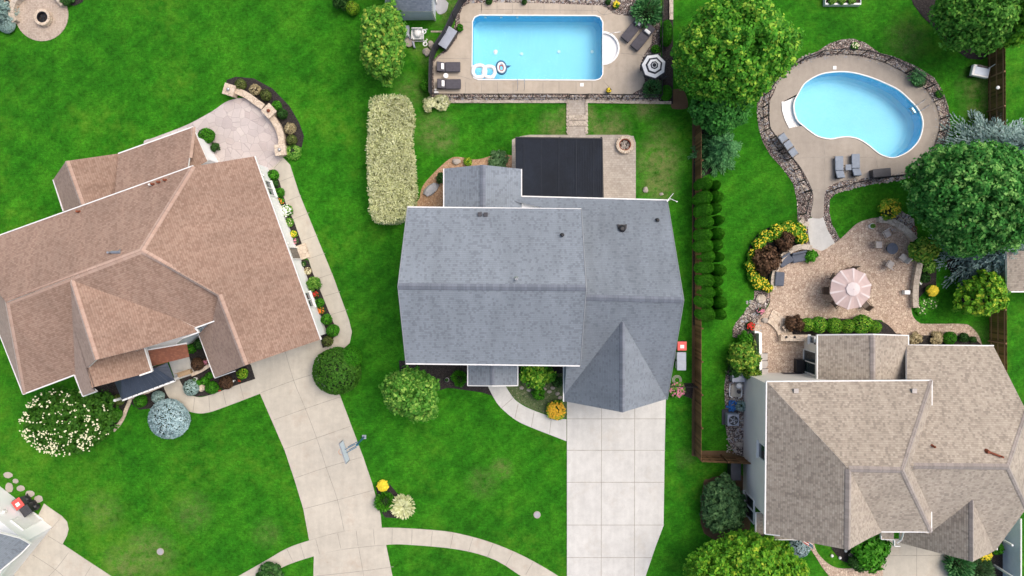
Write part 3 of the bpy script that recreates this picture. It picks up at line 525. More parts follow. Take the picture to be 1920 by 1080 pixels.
# ------------------------------------------------------------ buildings
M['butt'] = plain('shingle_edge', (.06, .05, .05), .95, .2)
def shingle(mb, pts, N, t=.02, h=.145):
    U = N.cross(Vector((0, 0, 1)))
    U = U.normalized() if U.length > 1e-4 else Vector((1, 0, 0))
    V = U.cross(N).normalized()
    if V.z < 0: V = -V
    if U.cross(V).dot(N) < 0: U = -U
    q = [(p.dot(U), p.dot(V), p.dot(N)) for p in pts]; nn = sum(a[2] for a in q)/len(q)
    if sum(q[i][0]*q[(i+1) % len(q)][1]-q[(i+1) % len(q)][0]*q[i][1] for i in range(len(q))) < 0: q = q[::-1]
    v0 = min(a[1] for a in q); v1 = max(a[1] for a in q)
    def clip(poly, lim, keep_above):
        out = []
        for i in range(len(poly)):
            a, b = poly[i], poly[(i+1) % len(poly)]; ia = (a[1] >= lim) == keep_above; ib = (b[1] >= lim) == keep_above
            if ia: out.append(a)
            if ia != ib:
                f = (lim-a[1])/(b[1]-a[1]); out.append((a[0]+(b[0]-a[0])*f, lim))
        return out
    base = [(a[0], a[1]) for a in q]; k = 0; vk = v0
    while vk < v1-1e-6:
        piece = clip(clip(base, vk, True), vk+h, False) if k else clip(base, vk+h, False)
        if len(piece) > 2:
            pos = lambda u, v, tt: U*u+V*v+N*(nn+tt)
            vs = [pos(u, v, t*(1-(v-vk)/h)+.002) for u, v in piece]
            mb.add(vs, [tuple(range(len(vs)))], 0, [[(u, min(max(v-v0, k*h+.004), (k+1)*h-.004)) for u, v in piece]])
            for i in range(len(piece)):
                a, b = piece[i], piece[(i+1) % len(piece)]
                if abs(a[1]-vk) < 1e-6 and abs(b[1]-vk) < 1e-6 and abs(a[0]-b[0]) > .01:
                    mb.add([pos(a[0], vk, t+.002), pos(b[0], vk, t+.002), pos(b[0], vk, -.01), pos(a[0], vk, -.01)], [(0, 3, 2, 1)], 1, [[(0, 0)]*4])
        vk += h; k += 1
def inset(pts, d):
    pts = [Vector((p[0], p[1])) for p in pts]; n = len(pts)
    ar = sum(pts[i].x*pts[(i+1) % n].y-pts[(i+1) % n].x*pts[i].y for i in range(n))
    s = 1 if ar > 0 else -1; out = []
    for i in range(n):
        a, p, b = pts[i-1], pts[i], pts[(i+1) % n]; d1 = (p-a).normalized(); d2 = (b-p).normalized()
        n1 = Vector((-d1.y, d1.x))*s; n2 = Vector((-d2.y, d2.x))*s; k = max(.35, 1+n1.dot(n2)); out.append(p+(n1+n2)*d/k)
    return out
class House:
    def __init__(s, name, label, at, roofmat, capmat, wallmat):
        s.root = thing(name, label, 'house', at); s.o = s.root.location.copy(); s.rm, s.cm, s.wm = roofmat, capmat, wallmat
        s.roof = MB(); s.roof2 = MB(); s.fas = MB(); s.guts = []; s.wall = MB(); s.caps = []
    def face(s, pts, pl, mb=None):
        v = [hit(x, y, pl) for x, y in pts]; shingle(mb or s.roof, v, pl[1])
        n = len(v); top = [p-Vector((0, 0, .012)) for p in v]; bot = [p-Vector((0, 0, .17)) for p in v]
        s.fas.add(top+bot, [tuple(range(n)), tuple(range(2*n-1, n-1, -1))]+[(i, n+i, n+(i+1) % n, (i+1) % n) for i in range(n)]); return v
    def gutter(s, pts, z, w=.11):
        W = [P(x, y, z) if not isinstance(z, tuple) else hit(x, y, z) for x, y in pts]; g = MB(); s.guts.append(g)
        for a, b in zip(W, W[1:]):
            d = b-a; n = Vector((-d.y, d.x, 0)).normalized()*w*.36
            up = Vector((0, 0, .045)); dn = Vector((0, 0, -.13))
            vs = [a+n+dn, a-n+dn, b-n+dn, b+n+dn, a+n+up, a-n+up, b-n+up, b+n+up]
            g.add(vs, [(4, 5, 6, 7), (0, 3, 2, 1), (1, 2, 6, 5), (3, 0, 4, 7), (0, 1, 5, 4), (2, 3, 7, 6)])
    def ridge(s, a, b, pl1, pl2, hw=.17, step=.2):
        cp = MB(); s.caps.append(cp); d = b-a; L = d.length; n = max(1, int(L/step)); pr = Vector((-d.y, d.x, 0)).normalized()*hw
        def side(p, q, up):
            z = min(lift(q.x, q.y, pl1), lift(q.x, q.y, pl2)); return Vector((q.x, q.y, max(z, p.z-hw*1.3)+up))
        for i in range(n):
            p = a+d*(i/n); q = a+d*((i+1.25)/n if i < n-1 else 1.); u0, u1 = .03, .055
            vs = [side(p, p-pr, u0), p+Vector((0, 0, u0+.012)), side(p, p+pr, u0), side(q, q-pr, u1), q+Vector((0, 0, u1+.012)), side(q, q+pr, u1)]
            vs += [v-Vector((0, 0, .03)) for v in vs[3:]]
            cp.add(vs, [(0, 1, 4, 3), (1, 2, 5, 4)], 0, [[(i*.26+.1, 0), (i*.26+.1, .1), (i*.26+.15, .1), (i*.26+.15, 0)]]*2)
            cp.add([vs[3], vs[4], vs[5], vs[6], vs[7], vs[8]], [(0, 1, 4, 3), (1, 2, 5, 4)], 1, [[(0, 0)]*4]*2)
    def walls(s, pts, z, top, d=.42, n=None):
        q = inset(PW([p for p in pts], z) if not isinstance(z, list) else [P(x, y, zz) for (x, y), zz in zip(pts, z)], d)
        s.wall.poly(q, 0, top)
        return q
    def gable(s, a, ap, b, toward, d=.42):
        c = (a+b)/2; dr = (b-a).normalized(); n = Vector((-dr.y, dr.x, 0))
        if (toward-c).dot(n) < 0: n = -n
        dz = Vector((0, 0, -.1)); T = [v+n*d+dz for v in (a+dr*d*.9, b-dr*d*.9, ap)]; B = [v+n*.1 for v in T]
        T[2].z -= .12; B[2].z -= .12
        s.wall.add(T+B, [(0, 1, 2), (5, 4, 3), (0, 2, 5, 3), (1, 4, 5, 2), (0, 3, 4, 1)])
    def done(s):
        s.wall.build('wall', s.wm, s.root, s.o); s.fas.build('soffit', M['trim'], s.root, s.o)
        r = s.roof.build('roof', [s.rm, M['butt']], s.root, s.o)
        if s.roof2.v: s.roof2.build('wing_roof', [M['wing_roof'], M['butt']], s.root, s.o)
        for g in s.guts: g.build('gutter', M['trim'], s.root, s.o)
        for c in s.caps: c.build('ridge_cap', [s.cm, M['butt']], r, s.o)
        s.r = r
def vent(h, x, y, pl, kind='dome', mat='black', size=.14):
    p = hit(x, y, pl) - h.o
    b = MB()
    if kind == 'dome': b.lathe(p-Vector((0, 0, .05)), [(size*1.5, 0), (size*1.5, .06), (size, .08), (size, .3), (size*1.2, .32), (size*.6, .42)], 14)
    elif kind == 'box': b.box(p+Vector((0, 0, .08)), (size*2.6, size*2.6, .16)); b.box(p+Vector((0, 0, .18)), (size*3, size*3, .04))
    else: b.lathe(p-Vector((0, 0, .05)), [(size*1.3, 0), (size*.5, .12), (size*.5, .5), (size*.3, .5), (size*.3, .1)], 12, cap=False); b.lathe(p+Vector((0,0,.1)), [(size*.28,0),(size*.28,.02)], 10)
    return b.build('roof_vent', M[mat], h.r)
def window(h, a, b, z0, z1, nrm, cols=2, rows=1, name='window', sill=True, fm='trim', pm='glass'):
    """window on a wall from world point a to b (xy), facing nrm"""
    a = Vector((a.x, a.y, 0)); b = Vector((b.x, b.y, 0)); d = (b-a); L = d.length; d.normalize(); n = Vector((nrm[0], nrm[1], 0)).normalized()
    f = MB(); ang = math.atan2(d.y, d.x); c = (a+b)/2-h.o
    t = .08
    for z in (z0, z1): f.box(c+n*.05+Vector((0, 0, z)), (L+t, .12, t), ang)
    for k in range(cols+1): f.box(a+d*(L*k/cols)-h.o+n*.052+Vector((0, 0, (z0+z1)/2)), (t*.8, .11, z1-z0), ang)
    for k in range(1, rows): f.box(c+n*.048+Vector((0, 0, z0+(z1-z0)*k/rows)), (L, .1, t*.5), ang)
    w = f.build(name, M[fm], h.root)
    MB().box(c+n*.02+Vector((0, 0, (z0+z1)/2)), (L, .03, z1-z0), ang).build('pane', M[pm], w)
    if sill: MB().box(c+n*.1+Vector((0, 0, z0-.07)), (L+.2, .2, .05), ang).build('sill', M['trim'], w)
    return w

# ---- middle grey house
h = House('grey_roofed_house', 'two storey house with slate grey shingle roof and black patio canopy behind it', P(986, 560), M['grey_roof'], M['grey_cap'], M['white_siding'])
ZE, ZR = 5.6, 8.46
rw, re = P(747, 537, ZR), P(1098, 540, ZR)
mN = plane3(rw, re, P(765, 388, ZE)); mS = plane3(rw, re, P(762, 681, ZE))
h.face([(765,388),(1089,392),(1098,540),(747,537)], mN); h.face([(747,537),(1098,540),(1087,685),(762,681)], mS)
h.gutter([(764,388),(1090,392)], ZE); h.gutter([(761,682),(1087,686)], ZE)
h.ridge(rw, re, mN, mS, .21)
h.walls([(765,388),(1089,392),(1087,684),(762,680)], ZE, ZE-.1)
h.gable(P(765,388,ZE), rw, P(762,681,ZE), P(900,540,ZE)); h.gable(P(1089,392,ZE), re, P(1087,685,ZE), P(900,540,ZE))
wr0, wr1 = P(1090,558,7.9), P(1281,563,7.9)
wN = plane3(wr0, wr1, P(1250,375,3)); wS = plane3(wr0, wr1, P(1250,748,3))
h.face([(930,369),(1250,375),(1281,563),(1080,558),(1060,400)], wN, h.roof2); h.face([(1070,558),(1281,563),(1250,748),(1058,748)], wS, h.roof2)
h.gutter([(978,368),(1251,375)], 3); h.ridge(P(1098,558,7.9), wr1, wN, wS, .2)
h.walls([(960,369),(1250,375),(1250,746),(1058,748),(1058,420),(960,410)], 3, 2.9)
h.gable(P(1250,375,3), wr1, P(1250,748,3), P(1150,560,3))
g0, g1 = P(1167,600,6.9), P(1167,773,6.9); gW = plane3(g0, g1, P(1057,752,3)); gE = plane3(g0, g1, P(1250,748,3))
h.face([(1167,590),(1167,773),(1057,752),(1057,640)], gW, h.roof2); h.face([(1167,590),(1250,640),(1250,748),(1167,773)], gE, h.roof2)
h.gutter([(1057,686),(1057,753)], 3, .14); h.ridge(P(1167,604,6.9), g1, gW, gE, .18)
h.gable(P(1057,752,3), g1, P(1250,748,3), P(1150,600,3))
s0, s1 = P(905,309,4.3), P(905,400,4.3); sW = plane3(s0, s1, P(833,316,3)); sE = plane3(s0, s1, P(978,317,3))
h.face([(833,316),(905,309),(905,400),(833,400)], sW); h.face([(905,309),(978,317),(978,369),(978,400),(905,400)], sE)
h.gutter([(832,316),(832,388)], 3, .1); h.gutter([(978,317),(978,369)], 3, .1); h.ridge(s0, s1, sW, sE, .2)
h.walls([(833,318),(978,318),(978,420),(833,420)], 3, 2.9); h.gable(P(833,316,3), s0, P(978,317,3), P(905,360,3))
q0, q1 = P(923,668,3.7), P(923,722,3.7); pW = plane3(q0, q1, P(877,700,2.85)); pE = plane3(q0, q1, P(971,700,2.85))
h.face([(877,668),(923,668),(923,722),(877,722)], pW); h.face([(923,668),(971,668),(971,722),(923,722)], pE)
h.gutter([(877,680),(877,723)], 2.85, .09); h.gutter([(971,680),(971,723)], 2.85, .09); h.gutter([(877,723),(923,723.5)], pW, .09); h.gutter([(923,723.5),(971,723)], pE, .09); h.ridge(q0, q1, pW, pE, .16)
h.done()
fy = P(900,681,ZE).y+.42
for xa, xb, z0_, z1_ in ((790,835,3.4,4.8),(890,955,3.6,4.8),(1010,1055,3.4,4.8),(790,835,.9,2.3),(990,1035,.9,2.3)): window(h, Vector((P(xa,681,ZE).x, fy, 0)), Vector((P(xb,681,ZE).x, fy, 0)), z0_, z1_, (0, -1), 2, 2)
window(h, Vector((P(908,681,3).x, fy, 0)), Vector((P(938,681,3).x, fy, 0)), .15, 2.2, (0, -1), 1, name='front_door', sill=False, pm='darkgrey')
for x in (881, 967): MB().box(P(x, 716, 1.35)-h.o, (.14, .14, 2.7)).build('porch_post', M['trim'], h.root)
MB().box(P(1154,746,1.15)+Vector((0,.3,0))-h.o, (5, .06, 2.3)).build('garage_door', M['trim'], h.root)
MB().tube([P(1058,690,2.9)-h.o, P(1058,690,0.1)-h.o], .04).build('downspout', M['trim'], h.root)
for a in ((900,402),(911,402.5)): vent(h, *a, mN, 'box', 'darkgrey', .09)
vent(h, 1054, 441, mN, 'dome', 'black', .1); vent(h, 1232, 413, wN, 'dome', 'black', .1); vent(h, 1166, 429, wN, 'dome', 'black', .2)
o = vent(h, 968, 523, mN, 'pipe', 'steel', .14)
mb = MB(); p = hit(1166,422,wN)-h.o; mb.box(p+Vector((0,0,.1)), (.6,.05,.2)); mb.box(p+Vector((-.28,-.1,.1)), (.05,.3,.2)); mb.box(p+Vector((.28,-.1,.1)), (.05,.3,.2)); mb.build('vent_shield', M['darkgrey'], h.r)
mb = MB(); p = hit(1253,376,wN)-h.o; mb.tube([p, p+Vector((.03,.03,.5))], .02); mb.tube([p+Vector((-.2,-.1,.45)), p+Vector((.25,.45,.5))], .02); mb.tube([p+Vector((.0,.1,.48)), p+Vector((.5,-.12,.5))], .018); mb.box(p+Vector((.5,-.12,.5)), (.09,.06,.05)); mb.box(p+Vector((-.12,-.03,.46)), (.2,.09,.03), .9)
mb.build('antenna', M['white'], h.r)
for q_, pl_ in (([(1090,392),(1099,540)], mN), ([(1099,540),(1088,686)], mS), ([(746,537),(764,388)], mN), ([(746,537),(761,682)], mS), ([(1251,375),(1282,563)], wN), ([(1282,563),(1251,749)], wS)):
    MB().tube([hit(*q_[0], pl_)-h.o, hit(*q_[1], pl_)-h.o], .035, 4).build('rake_trim', M['rakegrey'], h.root)
# canopy over the patio
cv = thing('patio_canopy', 'flat black ribbed patio canopy attached behind the grey roofed house', 'canopy', P(1050, 310))
o = cv.location.copy(); b = MB(); zc = 2.75
q = [P(x, y, zc+(.15 if y > 340 else 0)) for x, y in [(966,257),(1130,259),(1132,371),(979,369),(979,317),(967,316)]]
b.poly([(v.x, v.y) for v in q], zc-.1, zc)
x0, x1 = q[0].x, q[1].x; n = 52
for i in range(n):
    x = x0+.08+(x1-x0-.16)*i/(n-1); yb = P(966,316,zc).y if x < P(980,316,zc).x else P(980,369,zc).y
    b.box((x, (q[0].y+yb)/2-.02, zc+.015), (.03, q[0].y-yb-.1, .03))
for i in range(5):
    x = x0+(x1-x0)*(i+.5)/5; yb = P(980,369,zc).y; b.box((x, (q[0].y+yb)/2, zc+.02), (.05, q[0].y-yb-.1, .045), 0, 1)
b.build('roof_panel', [M['blackroof'], M['seamline']], cv, o); b = MB()
b.strip([q[0]+Vector((.03,-.03,0)), q[1]+Vector((-.03,-.03,0)), q[2]+Vector((-.03,.03,0))], .09, zc-.22, zc+.06); b.build('frame', M['black'], cv, o)
for x, y in ((972,262),(1048,262),(1124,262),(1126,360)): MB().box(P(x, y, 1.3)*1.0-o+Vector((0,-.1,0)), (.12,.12,2.6)).build('post', M['black'], cv)

# ---- left brown house
h = House('brown_roofed_house', 'single storey house with sprawling reddish brown shingle roof', P(260, 520), M['brown_roof'], M['brown_cap'], M['white_siding'])
PE = eave((478,293), (600,637), 3., .7, (300,500))
A = hit(265,470,PE); N_ = hit(362,312,PE); G1 = hit(410,553,PE); G2 = hit(460,685,PE)
PN = plane3(A, N_, P(0,443,N_.z)); Wp = P(12,567,A.z)
lo, hi = 2.5, 6.5
for _ in range(40):
    zs = (lo+hi)/2; PS = plane3(A, Wp, P(140,703,zs)); k = math.hypot(PS[1].x, PS[1].y)/PS[1].z
    if k > .62: lo = zs
    else: hi = zs
PWs = plane3(Wp, P(0,627,zs), P(44,738,zs)); PG = plane3(G1, G2, P(403,708,3.))
h.face([(265,470),(362,312),(478,293),(600,637),(460,685),(410,553)], PE)
h.face([(265,470),(362,312),(-70,468),(12,567)], PN); h.face([(410,553),(460,685),(403,708),(373,626),(400,598)], PG)
h.face([(12,567),(265,470),(410,553),(405,602),(366,615),(140,703),(44,738)], PS); h.face([(12,567),(44,738),(0,627),(-70,468)], PWs)
zf = A.z-.06; f0, f1 = P(133,526,zf), P(180,675,zf)
FW = plane3(f0, f1, P(154,742,zs)); lr = hit(164,690,FW)
run = 1/(math.hypot(FW[1].x, FW[1].y)/FW[1].z); d = (f1-f0).normalized(); nr = Vector((-d.y, d.x, 0))
if nr.x < 0: nr = -nr
sl_ = .62; FE = (f0, Vector((sl_*nr.x, sl_*nr.y, 1)).normalized())
h.face([(118,528),(133,524),(180,675),(164,690),(172,727),(180,733),(156,742),(140,703)], FW)
h.face([(133,524),(180,675),(272,652),(372,622),(366,614),(260,560)], FE)
LE = plane3(lr, lr+d*3, P(271,653,4.1)); h.face([(164,690),(180,672),(271,645),(285,695),(262,703),(172,727)], LE)
h.gutter([(362,311),(-70,466)], N_.z, .1); h.gutter([(478,293),(602,637)], 3, .1); h.gutter([(403,708),(373,626)], 3, .12); h.gutter([(403,709),(440,696)], PG, .08)
h.gutter([(0,627),(44,739),(140,703)], zs, .12); h.gutter([(140,703),(156,743),(181,734)], zs, .12)
h.gutter([(271,652),(285,696)], LE, .12); h.gutter([(285,696),(262,704)], LE, .14); h.gutter([(372,622),(366,615),(405,601)], zs+.25, .12); h.gutter([(373,623),(342,634)], zs+.25, .12)
for a, b_, p_, q_ in ((A, N_, PE, PN), (A, Wp, PN, PS), (A, G1, PE, PS), (G1, G2, PE, PG), (Wp, P(44,738,zs), PS, PWs), (f0, f1, FW, FE)): h.ridge(a, b_, p_, q_, .19, .3)
w0, w1 = P(124,302,5.1), P(155,388,5.1); WW = plane3(w0, w1, P(100,337,3)); WE = plane3(w0, w1, P(222,288,3)); WN = eave((222,288), (362,238), 3., .52, (300,330)); WX = eave((362,238), (388,300), 3., .7, (330,290))
h.face([(100,337),(124,302),(157,392),(119,396)], WW); h.face([(124,302),(222,288),(245,352),(157,392)], WE); h.face([(222,288),(362,238),(352,316),(216,362)], WN); h.face([(362,238),(389,302),(372,312),(352,312)], WX)
h.ridge(w0, w1, WW, WE, .17, .3); h.ridge(P(362,238,3), hit(355,296,WN), WN, WX, .14, .3)
h.gutter([(100,337),(119,396)], 3, .1); h.gutter([(222,288),(362,238)], 3, .11); h.gutter([(362,238),(389,300)], 3, .05)
h.walls([(478,295),(600,637),(403,708),(373,626),(330,480),(362,312)], 3, 2.9, .28)
h.walls([(362,312),(405,600),(44,738),(-70,468)], [N_.z, zs, zs, N_.z], zs-.2, .45); h.walls([(140,700),(156,741),(283,694),(370,620),(300,560)], [zs, zs, 3.6, 3.6, 3.6], 2.9, .4)
h.walls([(100,337),(222,290),(362,240),(386,298),(300,340),(118,395)], 3, 2.9, .35)
h.gable(P(403,708,3), G2, P(600,637,3), P(450,560,3)); h.gable(P(100,337,3), w0, P(222,288,3), P(180,360,3))
h.done()
rf = MB(); RP = plane3(P(273,656,3.5), P(350,643,3.5), P(354,668,3.0)); shingle(rf, [hit(x, y, RP) for x, y in [(270,657),(350,643),(355,669),(283,687)]], RP[1])
rf.build('porch_roof', [M['rust_roof'], M['butt']], h.root, h.o)
h2 = MB(); h2.box(P(312,650,3.52)-h.o, (3.0,.09,.1), math.atan2(13,77)); h2.build('flashing', M['trim'], h.root)
zp = 2.85; mr0, mr1 = P(227,706,3.5), P(292,690,3.5); c1, c2, c3, c4 = P(213,712,zp), P(229,751,zp), P(328,714,zp), P(314,680,zp)
up = MB(); up.add([c1, c2, c3, c4, mr0, mr1], [(1, 2, 5, 4), (2, 3, 5), (3, 0, 4, 5), (0, 1, 4)])
def seams(mb, a, b, c, d_, n):
    for i in range(1, n):
        t = i/n; p = a.lerp(b, t); q = d_.lerp(c, t); mb.tube([p+Vector((0,0,.02)), q+Vector((0,0,.02))], .022, 4)
seams(up, c2, c3, mr1, mr0, 10)
seams(up, c3, c4, mr1, mr1, 4)
for a_, b_ in ((c2, mr0), (c3, mr1)): up.tube([a_, b_], .035, 5)
up.build('metal_porch_roof', M['seam'], h.root, h.o)
MB().strip([c2, c3], .12, zp-.14, zp+.03).build('porch_gutter', M['trim'], h.root, h.o)
for x, y in ((236,747),(280,731),(322,715)): MB().box(P(x, y-3, 1.4)-h.o, (.16,.16,2.8)).build('porch_post', M['trim'], h.root)
for a in ((288,346),(299,342),(311,338),(149,397)): vent(h, *a, PN, 'dome', 'rust', .07)
mb = MB(); p = hit(208,473,PN)-h.o; mb.tube([p+Vector((0,0,-.05)), p+Vector((.05,-.02,.45))], .07, 8); mb.tube([p+Vector((.1,0,.12)), p+Vector((.75,.0,.2))], .1, 8); mb.tube([p+Vector((.6,0,.2)), p+Vector((.8,.2,.3))], .03, 6); mb.build('flue_pipe', M['steel'], h.r)
vent(h, 284, 347, PN, 'dome', 'white', .07)
# east wall details
ea, eb = P(478,293,3), P(600,637,3); dv = (eb-ea).normalized(); nv = Vector((-dv.y, dv.x, 0)); nv = nv if nv.x > 0 else -nv
wl = lambda s_: Vector(((ea+dv*s_-nv*.28).x, (ea+dv*s_-nv*.28).y, 0))
for s_ in (1.6, 10.2): window(h, wl(s_), wl(s_+1.1), 1.0, 2.2, nv, 2)
window(h, wl(6.7), wl(7.6), .08, 2.1, nv, 1, name='side_door', sill=False)
MB().box(wl(7.1)+nv*.35+Vector((0,0,.1))-h.o, (1.1,.8,.2), math.atan2(dv.y, dv.x)).build('door_step', M['stone_cream'], h.root)
for s_ in (6.4, 1.2): MB().box(wl(s_)+nv*.08+Vector((0,0,1.9))-h.o, (.14,.14,.25)).build('wall_lamp', M['white'], h.root)
ga, gb = P(403,708,3), P(600,637,3); dg = (gb-ga).normalized(); ng = Vector((dg.y, -dg.x, 0))
MB().box((ga+gb)/2-ng*.24+Vector((0,0,-1.9))-h.o, (5,.06,2.2), math.atan2(dg.y, dg.x)).build('garage_door', M['trim'], h.root)

# ---- right taupe house
h = House('taupe_roofed_house', 'large house with many gabled taupe shingle roof and pale siding', P(1620, 860), M['taupe_roof'], M['taupe_cap'], M['cream_siding'])
ZR = 8.8; a0, a1, a2 = P(1592,880,ZR), P(1692,882,ZR), P(1590,1031,ZR)
rN = plane3(P(1437,715,5.6), P(1747,713,5.6), P(1640,881,ZR)); rW = plane3(a0, a2, P(1437,715,5.6)); rE = plane3(a1, P(1747,713,5.6), P(1746,997,5.6)); rS = plane3(a0, a1, P(1700,997,5.6)); rF = plane3(a0, a2, P(1652,998,5.6))
h.face([(1437,715),(1747,713),(1692,882),(1592,880)], rN); h.face([(1437,715),(1592,880),(1590,1031),(1434,1001)], rW); h.face([(1747,713),(1746,997),(1692,882)], rE)
h.face([(1592,882),(1692,882),(1746,997),(1640,997)], rS); h.face([(1592,880),(1655,890),(1655,997),(1628,1010),(1590,1031)], rF)
h.ridge(a0, a1, rN, rS, .2); h.ridge(a0, a2, rW, rF, .2); h.ridge(a1, P(1747,713,5.6), rN, rE, .15); h.ridge(a1, P(1746,997,5.6), rS, rE, .15)
h.gutter([(1437,715),(1747,713)], 5.6, .1); h.gutter([(1747,713),(1746,997),(1652,997)], 5.6, .1); h.gutter([(1437,715),(1434,1001)], 5.6, .12); h.gutter([(1434,1001),(1462,1004)], rW, .09)
h.walls([(1437,715),(1747,713),(1746,997),(1652,997),(1652,985),(1434,985)], 5.6, 5.48, .3)
h.gable(P(1434,1001,5.6), a2, P(1652,1001,5.6), P(1550,900,5.6), .6)
nG = plane3(P(1703,646,3), P(1862,648,3), P(1800,874,8.)); sG = plane3(P(1715,874,8.), P(1890,876,8.), P(1865,1045,3)); b1 = P(1890,876,8.)
eN, eS = hit(1925,772,nG), hit(1925,952,sG); eG = plane3(b1, eN, eS)
h.face([(1700,646),(1862,648),(1925,772),(1890,876),(1702,874)], nG); h.face([(1702,874),(1890,876),(1925,952),(1868,1030),(1852,1040),(1823,1040),(1704,985)], sG)
h.face([(1890,876),(1925,772),(1925,952)], eG)
h.ridge(P(1714,874,8.), b1, nG, sG, .2); h.ridge(b1, eN, nG, eG, .15); h.ridge(b1, eS, sG, eG, .15)
zz = hit(1823,937,sG).z; k0, k1 = P(1823,937,zz), P(1823,1053,zz); kW = plane3(k0, k1, P(1688,1018,3)); kE = plane3(k0, k1, P(1869,1030,3))
h.face([(1823,932),(1823,1053),(1688,1018),(1688,950),(1740,930)], kW); h.face([(1823,932),(1869,950),(1869,1030),(1823,1053)], kE); h.ridge(k0, k1, kW, kE, .15)
h.gutter([(1703,647),(1863,648)], 3, .1); h.gutter([(1703,628),(1703,660)], 3, .1); h.gutter([(1869,1008),(1869,1031)], 3, .1)
h.walls([(1650,646),(1862,648),(1862,1020),(1690,1012),(1690,980),(1650,960)], 3, 2.9, .3)
ee = P(1862,648,3); es = P(1862,1030,3)
h.wall.add([ee+Vector((-.3,-.3,-.1)), es+Vector((-.3,.3,-.1)), Vector((ee.x-.3, eS.y, eS.z-.2)), Vector((ee.x-.3, eN.y, eN.z-.2))], [(0, 1, 2, 3), (3, 2, 1, 0)])
h.gable(P(1688,1018,3), k1, P(1869,1030,3), P(1780,900,3), .3)
r0, r1 = P(1637,627,4.7), P(1637,730,4.7); uW = plane3(r0, r1, P(1532,628,3)); uE = plane3(r0, r1, P(1703,629,3))
h.face([(1532,628),(1637,627),(1637,730),(1532,730)], uW); h.face([(1637,627),(1703,629),(1703,730),(1637,730)], uE); h.ridge(r0, P(1637,712,4.7), uW, uE, .18)
h.gutter([(1532,628),(1532,716)], 3, .11); h.gutter([(1532,628),(1637,627)], uW, .1); h.gutter([(1637,627),(1703,629)], uE, .1)
h.walls([(1532,630),(1703,632),(1703,760),(1532,760)], 3, 2.9, .28); h.gable(P(1532,628,3), r0, P(1703,629,3), P(1620,680,3), .28)
fp = plane3(P(1417,1010,2.9), P(1590,1013,2.9), P(1434,960,3.7)); h.face([(1417,962),(1417,1010),(1520,1012),(1600,1012),(1600,962)], fp); h.gutter([(1417,962),(1417,1011),(1600,1013)], fp, .09)
sp_ = plane3(P(1652,1011,2.9), P(1676,1011,2.9), P(1652,980,3.5)); h.face([(1652,985),(1676,985),(1676,1011),(1652,1011)], sp_); h.gutter([(1652,997),(1652,1011),(1677,1012),(1677,1024),(1688,1024)], 3, .08)
h.done()
MB().tube([P(1694,998,5.4)-h.o, P(1690,1012,3.2)-h.o, P(1682,1018,3.0)-h.o], .06).build('downspout', M['trim'], h.root)
wx = P(1437,800,5.6).x+.3; V = lambda y, z: Vector((wx, P(0+1400, y, z).y, 0))
window(h, V(833,4.2), V(862,4.2), 3.45, 4.75, (-1, 0), 1)
window(h, V(935,2.2), V(978,2.2), .6, 2.6, (-1, 0), 2)
wy = P(1532,700,3).x+.28; V = lambda y, z: Vector((wy, P(1520, y, z).y, 0))
window(h, V(658,1.2), V(700,1.2), .1, 2.3, (-1, 0), 2, name='french_door', sill=False)
window(h, V(632,2.), V(645,2.), 1.2, 2.0, (-1, 0), 1)
MB().lathe(V(645,2.5)+Vector((-.12,0,2.2))-h.o, [(.08,0),(.08,.2)], 10).build('wall_lamp', M['black'], h.root)
MB().box(Vector(((P(1690,1,3).x+P(1800,1,3).x)/2, P(1760,1010,3).y+.2, 1.15))-h.o, (4.6,.06,2.3)).build('garage_door', M['trim'], h.root)
for x, y, pl in ((1491,732,rN),(1712,732,rN)): vent(h, x, y, pl, 'box', 'tan', .1)
vent(h, 1748, 836, nG, 'dome', 'rust', .07)
mb = MB(); p = hit(1850,846,nG)-h.o; q = hit(1875,855,nG)-h.o; mb.tube([p+Vector((0,0,.12)), q+Vector((0,0,.15))], .07, 8); mb.lathe(p+Vector((0,0,-.05)), [(.16,0),(.1,.3)], 10); mb.tube([q+Vector((0,0,-.1)), q+Vector((0,0,.3))], .07, 8); mb.build('flue_pipe', M['rust'], h.r)
mb = MB(); 
# low bed wall attached? kept as its own thing further down

# ---- white garage at the lower left corner
h = House('white_sided_garage', 'white sided garage corner with grey roof beside the red lidded bin', P(40, 1040), M['grey_roof'], M['grey_cap'], M['white_siding'])
cb = P(98,988); nw = P(8,918); se = P(20,1085); d1 = (nw-cb).normalized(); d2 = (se-cb).normalized()
q = [cb, cb+d1*9, cb+d1*9+d2*9, cb+d2*9]; h.wall.poly([(v.x, v.y) for v in q], 0, 2.75)
e0 = P(57,1020,3); RR = plane3(e0, P(0,1068,3), P(-60,990,6.2)); RL = plane3(e0, P(-60,985,3.05), P(-60,1000,5.5))
h.face([(57,1020),(0,1068),(-120,1165),(-130,1020),(0,1000),(38,1009)], RR)
h.gutter([(0,999),(38,1009),(57,1020)], RR, .1); h.gutter([(57,1020),(40,1038),(-40,1104)], 3, .12)
h.done()
mid = cb+d1*1.4; nn_ = Vector((d1.y, -d1.x, 0)); nn_ = nn_ if nn_.y > 0 else -nn_
window(h, cb+d1*.9, cb+d1*2.0, .1, 2.1, nn_, 1, name='side_door', sill=False, pm='trim')
MB().box(cb+d1*2.9+nn_*.12+Vector((0,0,1.9))-h.o, (.2,.2,.25)).build('wall_lamp', M['white'], h.root)
MB().box(cb+d2*3.+Vector((d2.y, -d2.x, 0))*-.03*-1+Vector((0,0,1.2))-h.o, (5,.1,2.3), math.atan2(d2.y, d2.x)).build('garage_door', M['trim'], h.root)
h.root['category'] = 'garage'

